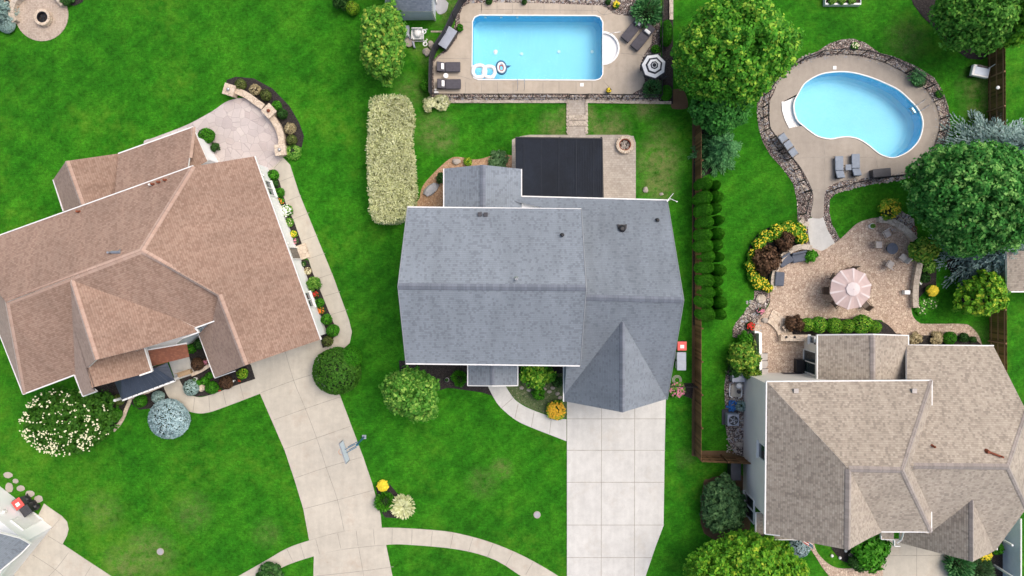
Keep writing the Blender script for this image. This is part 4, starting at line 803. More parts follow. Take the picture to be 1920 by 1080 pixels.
# ---- shed by the first pool, and the far right outbuilding
h = House('garden_shed', 'pale blue garden shed with grey shingle roof above the first pool', P(775, 10), M['shed_roof'], M['grey_cap'], M['panel_blue'])
sp = plane3(P(735,21,2.35), P(811,21,2.35), P(770,-20,3.9)); h.face([(722,21),(811,21),(811,-40),(722,-40)], sp)
sp2 = plane3(hit(722,-40,sp), hit(811,-40,sp), P(811,-110,2.35)); h.face([(722,-40),(811,-40),(811,-110),(722,-110)], sp2)
a, b = P(757,38), P(817,38); h.wall.poly([(P(740,38).x, a.y), (b.x, a.y), (b.x, a.y+5.2), (P(740,38).x, a.y+5.2)], 0, 2.3)
h.gutter([(811,21),(811,-40)], sp, .2); h.done(); h.root['category'] = 'shed'
MB().box(Vector((b.x-.04, a.y-.02, 1.15))-h.o, (.14,.1,2.3)).build('corner_trim', M['trim'], h.root)
window(h, Vector((b.x+.01, a.y+1.2, 0)), Vector((b.x+.01, a.y+2.4, 0)), .1, 2., (1, 0), 2, name='shed_door', sill=False)
h = House('outbuilding', 'taupe roofed outbuilding with a white gutter behind the brown fence', P(1905, 520), M['taupe_roof'], M['taupe_cap'], M['cream_siding'])
op = plane3(P(1886,547,2.6), P(1960,547,2.6), P(1905,500,3.5)); h.face([(1888,547),(2010,547),(2010,470),(1888,470)], op); h.gutter([(1888,547),(2010,547)], 2.6, .12)
h.wall.poly([(P(1892,545,2.6).x, P(1892,543,2.6).y), (P(2000,545,2.6).x, P(1892,543,2.6).y), (P(2000,545,2.6).x, P(1892,470,2.6).y), (P(1892,545,2.6).x, P(1892,470,2.6).y)], 0, 2.5); h.done(); h.root['category'] = 'outbuilding'

# ------------------------------------------------------------ plants
def leafmesh(name, c, nrm, size, asp=.55, tint=None, seed=0, droop=None):
    """one diamond leaf per centre; c, nrm are (n,3) arrays"""
    rg = np.random.default_rng(seed); n = len(c)
    nrm = nrm/np.maximum(np.linalg.norm(nrm, axis=1, keepdims=True), 1e-6)
    a = rg.normal(size=(n, 3)) if droop is None else droop+rg.normal(size=(n, 3))*.25
    t = a-(a*nrm).sum(1, keepdims=True)*nrm; t /= np.maximum(np.linalg.norm(t, axis=1, keepdims=True), 1e-6)
    b = np.cross(nrm, t); s = (np.asarray(size)*rg.uniform(.7, 1.3, n))[:, None]
    v = np.stack([c-t*s, c-b*s*asp+t*s*.1, c+t*s, c+b*s*asp+t*s*.1], 1).reshape(-1, 3)
    me = bpy.data.meshes.new(name); me.vertices.add(4*n); me.vertices.foreach_set('co', v.astype(np.float32).ravel())
    me.loops.add(4*n); me.loops.foreach_set('vertex_index', np.arange(4*n, dtype=np.int32))
    me.polygons.add(n); me.polygons.foreach_set('loop_start', np.arange(0, 4*n, 4, dtype=np.int32)); me.polygons.foreach_set('loop_total', np.full(n, 4, dtype=np.int32))
    me.update(calc_edges=True)
    at = me.attributes.new('tint', 'FLOAT', 'POINT'); at.data.foreach_set('value', np.repeat(tint if tint is not None else np.zeros(n), 4).astype(np.float32))
    return me
def link(name, me, mats, parent=None, loc=None):
    for m in (mats if isinstance(mats, (list, tuple)) else [mats]): me.materials.append(m)
    o = bpy.data.objects.new(name, me); C.objects.link(o)
    if parent is not None: o.parent = parent
    if loc is not None: o.location = loc
    return o
def shell(n, rg, jit=.12, low=-.25):
    """points on a rough dome, unit radius"""
    z = rg.uniform(low, 1, n); th = rg.uniform(0, 2*math.pi, n); r = np.sqrt(np.maximum(0, 1-z*z))
    d = np.stack([r*np.cos(th), r*np.sin(th), z], 1); return d*rg.uniform(1-jit, 1+jit*.4, (n, 1)), d
def lobes(d, rg, amp, k=5):
    th = np.arctan2(d[:, 1], d[:, 0]); s = np.ones(len(d))
    for j in range(2, 2+k): s += amp/j*1.0*np.sin(j*th+rg.uniform(0, 6.28)+d[:, 2]*rg.uniform(-2, 2))
    return s[:, None]
def crown(rx, ry, z0, z1, ncl, nleaf, size, seed, clr=.5, amp=.12, tipbias=1., asp=.6, low=-.3):
    """broad crown made of leaf clumps; returns (centres, normals, tint)"""
    ncl = int(ncl*4); clr *= .52; rg = np.random.default_rng(seed); zc = z0+(z1-z0)*.35
    cc, d = shell(ncl, rg, .22, low); cc = cc*lobes(d, rg, amp)
    inner = rg.uniform(0, 1, ncl) < .15; cc[inner] *= .75
    S = np.array([rx, ry, 1.]); hz = np.where(cc[:, 2:] > 0, z1-zc, zc-z0)
    cc = cc*S*np.concatenate([np.ones((ncl, 2)), hz], 1)+np.array([0, 0, zc])
    k = nleaf//ncl; tc = np.clip(rg.normal(.50, .20, ncl)*tipbias, 0, 1.1)
    ld, dd = shell(k*ncl, rg, .35, -.35); rad = clr*rg.uniform(.5, 1.55, ncl)
    cen = np.repeat(cc, k, 0)+ld*np.repeat(rad, k)[:, None]*np.array([1, 1, .75])
    out = np.repeat(d, k, 0)*.35+dd*.8+np.array([0, 0, .55])+rg.normal(size=(k*ncl, 3))*.45
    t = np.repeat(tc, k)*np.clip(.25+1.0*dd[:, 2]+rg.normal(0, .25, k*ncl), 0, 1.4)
    return cen, out, t
def limbs(b, h, r, rx, ry, seed, n=9, z1=None):
    rn = random.Random(seed); z1 = z1 or h
    b.tube([(0, 0, -.05), (.03, .02, h*.25), (-.02, .04, h*.5), (0, 0, h*.8)], [r*1.25, r, r*.75, r*.3], 10)
    for i in range(n):
        a = 2*math.pi*i/n+rn.uniform(-.3, .3); f = rn.uniform(.25, .55); zz = h*f
        e = (rx*.75*math.cos(a), ry*.75*math.sin(a), min(z1*.8, zz+h*rn.uniform(.2, .35)))
        m = (e[0]*.45, e[1]*.45, zz+(e[2]-zz)*.6); b.tube([(0, 0, zz), m, e], [r*.5, r*.3, r*.08], 6)
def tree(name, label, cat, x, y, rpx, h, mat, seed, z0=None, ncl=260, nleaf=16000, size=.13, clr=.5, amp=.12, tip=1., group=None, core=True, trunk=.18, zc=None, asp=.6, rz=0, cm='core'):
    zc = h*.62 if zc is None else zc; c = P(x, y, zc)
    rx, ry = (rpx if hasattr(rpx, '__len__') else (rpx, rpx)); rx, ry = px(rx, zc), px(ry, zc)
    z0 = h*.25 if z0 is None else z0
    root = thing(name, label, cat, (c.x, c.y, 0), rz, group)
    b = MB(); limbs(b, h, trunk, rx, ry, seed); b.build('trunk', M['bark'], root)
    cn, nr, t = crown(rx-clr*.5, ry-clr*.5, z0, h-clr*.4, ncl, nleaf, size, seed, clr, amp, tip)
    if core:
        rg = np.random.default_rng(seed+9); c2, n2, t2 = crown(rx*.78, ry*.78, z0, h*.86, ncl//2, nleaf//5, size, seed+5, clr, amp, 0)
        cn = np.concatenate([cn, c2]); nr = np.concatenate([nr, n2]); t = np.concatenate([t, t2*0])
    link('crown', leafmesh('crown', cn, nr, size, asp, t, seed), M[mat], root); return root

PROTO = {}
def proto(kind, mat, var=0):
    key = (kind, mat, var)
    if key in PROTO: return PROTO[key]
    rg = np.random.default_rng(hash((kind, var)) % 9999 if False else sum(map(ord, kind+mat))+var*17)
    n, size, jit, amp = {'small': (420, .17, .10, .06), 'ball': (1500, .085, .07, .05), 'dense': (5200, .05, .05, .03), 'loose': (900, .15, .25, .20), 'leafy': (1900, .11, .30, .22), 'spiky': (900, .20, .3, .15)}[kind]
    c, d = shell(n, rg, jit, -.75); c = c*lobes(d, rg, amp)
    if kind in ('loose', 'leafy'):
        k = rg.integers(0, 26, n); cc, _ = shell(26, rg, .15, -.3); c = cc[k]*.74+c*.34
        d = cc[k]*.3+d
    nr = d+rg.normal(size=(n, 3))*.45+np.array([0, 0, .3]); c = c*np.array([1, 1, .5])+np.array([0, 0, .52])
    if kind == 'spiky': nr = np.cross(d, rg.normal(size=(n, 3))); 
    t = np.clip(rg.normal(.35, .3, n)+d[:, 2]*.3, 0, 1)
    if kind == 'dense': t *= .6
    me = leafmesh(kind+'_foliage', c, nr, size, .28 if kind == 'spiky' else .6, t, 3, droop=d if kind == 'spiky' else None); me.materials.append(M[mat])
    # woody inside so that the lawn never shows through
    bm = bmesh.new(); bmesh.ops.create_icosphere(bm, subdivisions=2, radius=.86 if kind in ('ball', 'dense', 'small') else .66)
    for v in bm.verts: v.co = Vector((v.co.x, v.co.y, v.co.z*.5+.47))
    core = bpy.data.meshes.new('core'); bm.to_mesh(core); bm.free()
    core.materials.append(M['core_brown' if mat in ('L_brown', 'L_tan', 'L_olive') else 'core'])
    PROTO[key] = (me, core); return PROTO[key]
def shrub(kind, mat, x, y, rpx, h, label, name='shrub', cat='shrub', group=None, ry=None, rz=None, var=0, z=0):
    me, core = proto(kind, mat, var); zc = z+h*.55; c = P(x, y, zc); r = px(rpx, zc); r2 = px(ry, zc) if ry else r
    root = thing(name, label, cat, (c.x, c.y, z), (x*7 % 6.28) if rz is None and ry is None else (rz or 0), group)
    for nm, m in (('foliage', me), ('stems', core)):
        o = bpy.data.objects.new(nm, m); C.objects.link(o); o.parent = root; o.scale = (r, r2, h)
    return root
def flowers(root, mat, n, rpx, h, size=.05, seed=0, mode='dots', name='blossoms', zr=(.75, 1.02)):
    """small rosettes sitting on top of the foliage"""
    rn = random.Random(seed); r = px(rpx, h); b = MB()
    rx, ry = (r if not isinstance(rpx, tuple) else 0), r
    for i in range(n):
        a = rn.uniform(0, 6.28); q = math.sqrt(rn.random())*.97
        zz = h*(.55+.5*math.sqrt(max(0, 1-q*q)))
        p = Vector((r*q*math.cos(a), r*q*math.sin(a), zz)); s = size*rn.uniform(.6, 1.4)
        b.blob(p, (s, s*rn.uniform(.7, 1.2), s*.5), 1, .3, i)
    return b.build(name, M[mat], root)
def tuft(mat, x, y, rpx, h, label, n=260, name='ornamental_grass', cat='ornamental grass', w=.02, seed=1, group=None):
    c = P(x, y, h*.4); r = px(rpx, h*.4); root = thing(name, label, cat, (c.x, c.y, 0), 0, group)
    rg = random.Random(seed); cs = []; ns = []; dr = []; sz = []; 
    for i in range(n):
        a = rg.uniform(0, 6.28); L = r*rg.uniform(.45, 1.08); hh = h*rg.uniform(.6, 1.1)
        for k in range(4):
            f = (k+.5)/4; p = Vector((math.cos(a), math.sin(a), 0))*L*f**1.2; z = hh*math.sin(min(1, f*1.15)*2.2)*.95
            cs.append((p.x, p.y, max(.03, z))); dr.append((math.cos(a), math.sin(a), (.9-f*1.5))); ns.append((-.4*math.cos(a), -.4*math.sin(a), 1)); sz.append(L*.17)
    me = leafmesh('blades', np.array(cs), np.array(ns), np.array(sz), w/(r*.17)*2.2 if r > .3 else .2, np.random.default_rng(seed).uniform(0, .7, len(cs)), seed, droop=np.array(dr)*3)
    link('blades', me, M[mat], root); return root
def conifer(name, label, x, y, rpx, h, mat, seed, tiers=9, br=15, size=.10, group=None, cat='conifer', asp=.35):
    zc = h*.30; c = P(x, y, zc); R = px(rpx, zc); rg = np.random.default_rng(seed)
    root = thing(name, label, cat, (c.x, c.y, 0), 0, group); b = MB(); b.tube([(0, 0, 0), (0, 0, h*.5), (0, 0, h*.97)], [.2*R/2.+.05, .1, .02], 8)
    cs = []; ns = []; dr = []
    for t in range(tiers):
        f = t/(tiers-1); z = h*(.08+.84*f); r = R*(1-f)**.9+.12; nb = max(5, int(br*(1-f*.6))); off = rg.uniform(0, 6.28)
        for k in range(nb):
            a = off+2*math.pi*k/nb+rg.uniform(-.2, .2); L = r*rg.uniform(.8, 1.12); m = int(46*L/R*2.2)+10
            s = rg.uniform(.08, 1, m)**.75; lat = rg.uniform(-1, 1, m)*L*.24*(1.05-s)*1.5+rg.normal(0, .02, m)
            # side twigs: comb like
            lat = np.round(lat/(L*.05+.03))*(L*.05+.03); s2 = s+np.abs(lat)/L*.45
            X = np.cos(a)*L*s2-np.sin(a)*lat; Y = np.sin(a)*L*s2+np.cos(a)*lat; Z = z+L*(.18*s-.38*s*s)+rg.normal(0, .03, m)
            cs.append(np.stack([X, Y, np.maximum(Z, .06)], 1)); ns.append(rg.normal(size=(m, 3))*.35+np.array([0, 0, 1])); dr.append(np.tile([np.cos(a)*1.0, np.sin(a), -.1], (m, 1))+np.stack([-np.sin(a)*np.sign(lat), np.cos(a)*np.sign(lat), 0*lat], 1)*.8)
            b.tube([(0, 0, z), (math.cos(a)*L*.8, math.sin(a)*L*.8, max(.1, z-L*.08))], [.03, .01], 4)
    cs = np.concatenate(cs); b.build('trunk', M['bark'], root)
    link('crown', leafmesh('crown', cs, np.concatenate(ns), size, asp, np.clip(np.linalg.norm(cs[:, :2], axis=1)/R*.6+rg.normal(0, .2, len(cs)), 0, 1), seed, droop=np.concatenate(dr)*2), M[mat], root); return root

# big trees
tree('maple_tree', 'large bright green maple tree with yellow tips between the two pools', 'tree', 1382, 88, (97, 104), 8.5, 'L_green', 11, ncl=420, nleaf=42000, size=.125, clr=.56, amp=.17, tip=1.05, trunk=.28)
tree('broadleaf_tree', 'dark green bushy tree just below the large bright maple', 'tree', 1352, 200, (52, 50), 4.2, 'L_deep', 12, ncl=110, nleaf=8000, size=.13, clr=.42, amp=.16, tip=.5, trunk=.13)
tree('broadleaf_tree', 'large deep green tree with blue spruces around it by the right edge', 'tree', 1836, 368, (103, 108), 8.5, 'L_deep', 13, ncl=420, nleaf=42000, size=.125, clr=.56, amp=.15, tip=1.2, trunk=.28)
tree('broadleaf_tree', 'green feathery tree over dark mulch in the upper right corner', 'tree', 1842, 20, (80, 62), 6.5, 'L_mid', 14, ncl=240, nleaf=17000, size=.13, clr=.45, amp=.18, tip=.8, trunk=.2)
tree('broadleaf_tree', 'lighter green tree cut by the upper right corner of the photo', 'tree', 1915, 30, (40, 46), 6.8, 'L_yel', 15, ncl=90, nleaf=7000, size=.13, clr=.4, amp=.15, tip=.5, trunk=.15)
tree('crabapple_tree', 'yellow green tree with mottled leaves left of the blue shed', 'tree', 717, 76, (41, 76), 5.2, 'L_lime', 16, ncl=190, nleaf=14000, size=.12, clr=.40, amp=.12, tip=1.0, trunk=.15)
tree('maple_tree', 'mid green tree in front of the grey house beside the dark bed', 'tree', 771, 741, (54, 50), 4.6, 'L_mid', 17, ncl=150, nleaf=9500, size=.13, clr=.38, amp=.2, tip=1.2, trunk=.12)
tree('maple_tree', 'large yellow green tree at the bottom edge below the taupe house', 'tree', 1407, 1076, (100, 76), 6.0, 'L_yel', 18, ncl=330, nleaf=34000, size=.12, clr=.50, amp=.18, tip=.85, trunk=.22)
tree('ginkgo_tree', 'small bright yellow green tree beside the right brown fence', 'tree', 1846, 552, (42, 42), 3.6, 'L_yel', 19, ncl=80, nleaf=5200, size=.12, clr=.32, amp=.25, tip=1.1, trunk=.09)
tree('rhododendron', 'large dark green shrub against the left wall of the taupe house', 'shrub', 1360, 952, (38, 56), 2.8, 'L_grey', 20, z0=.1, ncl=120, nleaf=8500, size=.13, clr=.36, amp=.16, tip=.5, trunk=.08)
tree('flowering_shrub', 'big dark shrub dotted with cream blossoms below the brown house', 'shrub', 124, 790, (86, 66), 2.6, 'L_topiary', 21, z0=.2, ncl=210, nleaf=9000, size=.12, clr=.38, amp=.14, tip=.4, trunk=.1)
rt = bpy.context.scene.objects['flowering_shrub']
b = MB(); rn = random.Random(5); R1, R2 = px(86, 2), px(66, 2)
for i in range(300):
    a = rn.uniform(0, 6.28); q = rn.random()**.42
    if rn.random() > (.40+.6*max(0, -math.sin(a))): continue
    p = Vector((R1*q*math.cos(a), R2*q*math.sin(a), 1.35+1.7*math.sqrt(max(0, 1-q*q*.95))+rn.uniform(-.05, .15)))
    for k in range(rn.randint(1, 4)):
        s = rn.uniform(.035, .08); b.blob(p+Vector((rn.gauss(0, .09), rn.gauss(0, .09), rn.gauss(0, .03))), (s, s, s*.6), 1, .3, i+k)
b.build('blossoms', M['cream'], rt)
shrub('dense', 'L_topiary', 631, 696, 45, 1.9, 'broad flat topped dark green round shrub overhanging the left driveway edge', name='round_shrub')
shrub('dense', 'L_box', 657, 672, 22, 1.7, 'mid green rounded shrub behind the round dark tree by the driveway')
conifer('spruce_tree', 'spiky pale green conifer beside the brown fence above the hedge row', 1350, 277, 46, 4.2, 'L_conifer', 31, 9, 14, .11)
conifer('blue_spruce', 'blue spruce showing above the large deep green tree', 1866, 286, 86, 6.5, 'L_blue', 32, 11, 18, .13)
conifer('blue_spruce', 'blue spruce reaching the right edge above the large deep green tree', 1925, 280, 60, 6.0, 'L_blue', 35, 9, 14, .13)
conifer('blue_spruce', 'wide blue spruce showing below the large deep green tree', 1850, 474, 80, 4.6, 'L_blue', 33, 10, 18, .12)
conifer('blue_spruce', 'blue spruce beside the outbuilding at the right edge', 1908, 478, 46, 5.0, 'L_blue', 36, 8, 14, .12)
conifer('blue_spruce', 'blue spruce cut by the upper left corner of the photo', -4, 22, 30, 2.4, 'L_blue', 34, 8, 13, .09)

# variegated hedge
hp = [(693,188),(700,180),(735,176),(762,180),(770,196),(771,225),(766,250),(768,275),(772,300),(774,330),(776,360),(773,392),(755,410),(735,418),(702,417),(694,400),(690,370),(689,330),(687,290),(689,240)]
hz = 2.1; hw = [Vector((v.x, v.y)) for v in PW(hp, hz)]; hc = sum(hw, Vector((0, 0)))/len(hw)
root = thing('variegated_hedge', 'long clipped hedge of cream variegated leaves left of the grey house', 'hedge', (hc.x, hc.y, 0))
from mathutils.geometry import intersect_point_tri_2d
MB().poly([((p.x-hc.x)*.88, (p.y-hc.y)*.95) for p in hw], .02, hz-.22).build('stems', M['core_cream'], root)
rg = np.random.default_rng(4); poly = [(p.x-hc.x, p.y-hc.y) for p in hw]
def inside(x, y, pl):
    r = False; j = len(pl)-1
    for i in range(len(pl)):
        if (pl[i][1] > y) != (pl[j][1] > y) and x < (pl[j][0]-pl[i][0])*(y-pl[i][1])/(pl[j][1]-pl[i][1])+pl[i][0]: r = not r
        j = i
    return r
cs = []; ns = []; dr = []
xs = [p[0] for p in poly]; ys = [p[1] for p in poly]
clx = rg.uniform(min(xs), max(xs), 2600); cly = rg.uniform(min(ys), max(ys), 2600)
for x, y in zip(clx, cly):
    if not inside(x*1.03, y*1.015, poly): continue
    dz = .10*math.sin(x*2.3+1)*math.sin(y*1.7)+rg.normal(0, .05)
    for k in range(5):
        a = rg.uniform(0, 6.28); d = np.array([math.cos(a), math.sin(a), rg.uniform(.1, .9)]); L = rg.uniform(.04, .16)
        cs.append(np.array([x, y, hz-.12+dz])+d*L); ns.append(np.cross(d, rg.normal(size=3))+np.array([0, 0, .7])); dr.append(d)
for i in range(len(poly)):
    a, b_ = Vector(poly[i]), Vector(poly[(i+1) % len(poly)]); L = (b_-a).length; o2 = (a+b_).normalized()
    for k in range(int(L*150)):
        p = a.lerp(b_, rg.random()); z = rg.uniform(.05, hz); d = np.array([o2.x+rg.normal(0, .4), o2.y+rg.normal(0, .4), rg.uniform(0, .6)])
        cs.append(np.array([p.x*.96, p.y*.985, z])+d*.06); ns.append(np.array([o2.x, o2.y, .5])+rg.normal(size=3)*.5); dr.append(d)
link('foliage', leafmesh('foliage', np.array(cs), np.array(ns), .10, .30, rg.uniform(0, .8, len(cs)), 5, droop=np.array(dr)*2), M['L_cream'], root)

# arborvitae hedge rows
R1_ = [(1321,345),(1320,371),(1321,394),(1323,417),(1320,441),(1321,461),(1326,481),(1323,501),(1324,526),(1326,548),(1322,566),(1325,589)]
R2_ = [(1340,348),(1342,370),(1340,391),(1347,413),(1345,439),(1342,460),(1347,482),(1348,507),(1342,527),(1344,547),(1350,567),(1349,589)]
def arbo(x, y, r, h, label, group, k):
    me, core = proto('ball', 'L_box', k % 3)
    if ('arb', k % 3) not in PROTO:
        rg = np.random.default_rng(70+k); n = 3400; z = 1-rg.uniform(0, 1, n)**1.5; prof = np.where(z < .35, .8+z*.57, np.sqrt(np.maximum(.02, 1-((z-.35)/.68)**2.4))); th = rg.uniform(0, 6.28, n)
        pr = prof*(1+.06*np.sin(3*th+k))*rg.uniform(.9, 1.04, n); h_ = n//2; q_ = np.sqrt(rg.uniform(0, 1, h_))*.98; pr[:h_] = q_; z[:h_] = .35+.68*np.maximum(0, 1-q_**2)**(1/2.4)*rg.uniform(.94, 1.02, h_); c = np.stack([pr*np.cos(th), pr*np.sin(th), z], 1)
        nrm = np.stack([np.cos(th)*pr, np.sin(th)*pr, .2+z], 1)+rg.normal(size=(n, 3))*.35
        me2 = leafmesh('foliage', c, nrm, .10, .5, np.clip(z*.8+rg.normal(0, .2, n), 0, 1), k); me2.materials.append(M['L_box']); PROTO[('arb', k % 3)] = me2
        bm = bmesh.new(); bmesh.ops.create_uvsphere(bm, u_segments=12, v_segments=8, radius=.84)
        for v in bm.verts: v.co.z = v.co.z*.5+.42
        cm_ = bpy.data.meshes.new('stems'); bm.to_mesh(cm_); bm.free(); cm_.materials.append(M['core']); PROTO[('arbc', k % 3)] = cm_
    c = P(x, y, h*.6); root = thing('arborvitae', label, 'arborvitae', (c.x, c.y, 0), k*1.1, group)
    for nm, m in (('foliage', PROTO[('arb', k % 3)]), ('stems', PROTO[('arbc', k % 3)])):
        o = bpy.data.objects.new(nm, m); C.objects.link(o); o.parent = root; o.scale = (r, r, h)
for k, (x, y) in enumerate(R1_): arbo(x, y, .50+.03*(k % 3), 2.8+.15*(k % 2), ORD[k]+' arborvitae from the top in the hedge row touching the brown fence', 'arborvitae along the brown fence', k)
for k, (x, y) in enumerate(R2_): arbo(x, y, .38+.05*((k*2) % 3), 2.4+.2*(k % 3), ORD[k]+' arborvitae from the top in the lawn side hedge row', 'smaller arborvitae on the lawn side', k+1)

# shrubs: kind, material, photo x, y, radius px, height, label
S = [
 # seat wall bed
 ('small','L_olive',451,158,10,.8,'dark olive shrub nearest the left stone pillar of the seat wall'),('small','L_tan',478,168,10,.7,'tan dry shrub second along the seat wall bed'),
 ('small','L_olive',498,178,10,.8,'olive shrub left of the middle seat wall pillar'),('small','L_box',519,198,9,.7,'bright green ball behind the middle seat wall pillar'),
 ('small','L_dark',529,213,9.5,.8,'dark green shrub below the bright ball in the seat wall bed'),('small','L_tan',544,241,10.5,.7,'pale tan shrub on the right bend of the seat wall bed'),
 ('small','L_olive',547,262,9.5,.7,'olive shrub by the lower end of the seat wall'),('loose','L_mid',550,285,15,.5,'faded green low shrub touching the lower pillar of the seat wall'),
 ('ball','L_box',387,254,14,1.2,'round green shrub at the north corner of the brown house'),('loose','L_dark',404,276,9,.7,'dark little shrub at the edge of the stamped patio'),
 # east wall beds
 ('small','L_box',512,328,10,.8,'topmost green ball in the narrow bed on the brown house right side'),('small','L_dark',514,344,7.5,.6,'small dark green shrub second down the narrow bed'),('small','L_box',524,361,9,.7,'green ball third down the narrow bed above the orange flowers'),
 ('leafy','L_mid',588,532,14,1.1,'leafy green shrub in the lower narrow bed by the wall'),('small','L_box',599,568,8.5,.7,'small green ball between the red and orange flowers'),('small','L_box',612,599,10,.8,'green ball near the lower end of the narrow bed'),('ball','L_box',624,620,12,1.,'larger green ball at the bend of the curved walk'),('small','L_olive',614,640,10,.8,'dull green ball last in the narrow bed by the garage corner'),
 # front of brown house
 ('small','L_box',358,654,9,.8,'small green shrub under the roof notch by the porch slab'),('small','L_dark',374,645,10,.9,'dark green shrub tucked beside the garage wall notch'),('ball','L_brown',370,683,12,.9,'brown shrub right of the porch slab'),
 ('ball','L_blue',358,727,15,.8,'blue green shrub inside the curve of the front walk'),('small','L_box',384,714,8,.6,'little bright ball beside the white rock'),('small','L_box',393,704,6.5,.5,'smallest bright ball near the garage wall'),('ball','L_box',397,727,12,.9,'bright green ball right of the white rock'),
 ('ball','L_brown',424,717,13,.9,'brown shrub between the bright ball and the lamp'),('small','L_yel',454,701,10,.8,'yellowish ball nearest the driveway in the front bed'),('small','L_box',372,718,6,.5,'tiny green shrub behind the white rock'),
 ('ball','L_box',263,752,12,.9,'bright green ball left of the blue green shrub below the metal roof'),('ball','L_blue',296,745,12,.8,'blue green shrub below the black metal porch roof'),
 ('ball','L_dark',191,749,14,1.1,'dark round shrub below the front gable'),('ball','L_olive',222,750,10.5,.8,'olive round shrub at the left end of the metal porch roof'),('loose','L_dark',190,776,13,.9,'dark loose shrub beside the blossoming shrub'),('ball','L_box',216,778,12,.9,'bright round shrub inside the stone edging'),
 # near pool one
 ('ball','L_yel',661,15,12.5,1.,'yellowish round shrub left of the tree by the shed'),('loose','L_dark',640,3,16,1.2,'dark shrub cut by the top edge left of the yellowish ball'),('loose','L_cream',806,196,14,.6,'low cream variegated shrub left half below the pool corner'),('loose','L_cream',828,192,15,.6,'low cream variegated shrub right half below the pool corner'),
 ('leafy','L_box',797,160,11,.8,'green shrub outside the lower left pool fence corner'),('leafy','L_box',862,52,7,.6,'small green shrub beside the grey storage box'),('spiky','L_conifer',1214,19,26,1.2,'large grassy green shrub above the paired loungers'),
 ('small','L_box',1230,92,8,.6,'small green shrub just above the striped umbrella'),('spiky','L_conifer',1223,166,15,1.1,'feathery green shrub just below the striped umbrella'),('small','L_dark',1140,3,5,.5,'tiny dark shrub in the gravel above the first pool'),('small','L_dark',917,2,6,.5,'tiny green shrub above the first pool left half'),('small','L_dark',983,3,5,.5,'tiny green shrub above the middle of the first pool'),
 # middle house
 ('spiky','L_box',861,710,13,.7,'small spiky green shrub left of the front porch'),('leafy','L_green',1008,702,33,1.7,'bright leafy shrub right of the front porch'),('leafy','L_box',1010,737,13,1.2,'lower lobe of bright shrub above the mossy gravel'),('loose','L_dark',1044,716,11,.7,'dark low shrub by the white downspout'),
 ('leafy','L_dark',828,334,11,.9,'dark green shrub at the corner of the rear sunroom'),('small','L_yel',877,303,8,.5,'yellow green clump above the sunroom roof'),('loose','L_grey',935,300,19,.5,'low grassy clump between sunroom and canopy'),
 ('spiky','L_box',721,941,17,.9,'green strap leaved plant beside the left driveway'),
 # patio of the taupe house
 ('leafy','L_lime',1396,668,30,1.9,'large pale green shrub beside the white bed frame'),('leafy','L_lime',1410,700,15,1.6,'pale green shrub at the lower end of the white bed frame'),('leafy','L_box',1397,634,14,1.3,'bright green shrub at the top of the white bed frame'),('loose','L_dark',1378,690,20,1.,'dark green shrub above the grey generator'),
 ('leafy','L_brown',1438,488,27,1.5,'large purple brown shrub left of the curved sofa'),('leafy','L_brown',1473,452,18,1.2,'smaller purple brown shrub above the curved sofa'),('leafy','L_brown',1491,608,18,1.1,'purple brown shrub left of the clipped hedge'),
 ('loose','L_box',1521,482,13,.7,'green plant at the upper end of the curved sofa'),
 ('ball','L_green',1514,609,13,.9,'leftmost green ball of the hedge above the rear wing'),('ball','L_green',1536,609,15,1.,'second green ball of the hedge above the rear wing'),('ball','L_green',1565,611,15,.95,'third green ball of the hedge above the rear wing'),('ball','L_green',1590,612,13,.9,'fourth green ball of the hedge above the rear wing'),('ball','L_green',1617,608,18,1.,'fifth and largest ball of the hedge above the rear wing'),('ball','L_green',1640,613,12,.95,'rightmost ball of the hedge above the rear wing'),
 ('loose','L_tan',1717,634,12,.5,'brownish flowering clump right of the rear wing gutter'),('loose','L_tan',1757,634,13,.5,'second brownish clump beside the green ball'),('ball','L_box',1781,634,12,.8,'green ball between brownish clump and dark shrub behind the garage'),('loose','L_dark',1807,633,9,.6,'dark green shrub in the bed behind the garage'),('loose','L_dark',1824,637,7,.5,'rightmost small dark shrub behind the garage'),
 ('leafy','L_lime',1733,468,26,1.5,'bright lime green shrub right of the round fire table'),('loose','L_mid',1741,500,14,.6,'yellow edged green plant below the lime shrub'),('small','L_dark',1735,521,8.5,.7,'dark green ball behind the right seat wall'),
 # lower right
 ('ball','L_blueg',1500,1026,19,1.,'small blue spruce globe beside the flag'),('leafy','L_box',1634,1034,38,1.4,'dark green leafy shrub beside the taupe house driveway'),('leafy','L_dark',1612,1052,20,1.,'lower left lobe of the shrub beside the driveway'),('spiky','L_conifer',1800,1062,24,1.1,'broad leaved green plant right of the bottom right driveway'),('spiky','L_grey',1838,1070,22,.8,'grey green fern like plant at the bottom right'),('leafy','L_box',1869,1028,12,.8,'green shrub between garage gable and white fence'),
 ('loose','L_dark',505,1080,26,.8,'dark shrub cut by the bottom edge beside the sidewalk'),('loose','L_dark',1800,1100,14,.5,'dark shrub at the bottom edge right of the driveway'),
 ('loose','L_box',1722,60,1,.1,''),
 ('loose','L_dark',125,-4,14,.7,'dark shrub in the small bed right of the round patio'),
 ('small','L_grey',1723,148,14,.5,'wispy grey green plant in the gravel right of the kidney pool'),('small','L_box',1762,176,7,.4,'small green plant in the gravel at the pool right side'),
]
for i, (k, m, x, y, r, hh, lb) in enumerate(S):
    if lb: shrub(k, m, x, y, r, hh, lb, var=i % 3)
shrub('dense', 'L_blueg', 316, 786, 38, 1.7, 'large round powder blue spruce globe on the front lawn of the brown house', name='blue_spruce_globe')
shrub('dense', 'L_box', 1250, 62, 11, 1.3, 'narrow clipped green hedge right of the first pool fence', name='clipped_hedge', cat='hedge', ry=24)
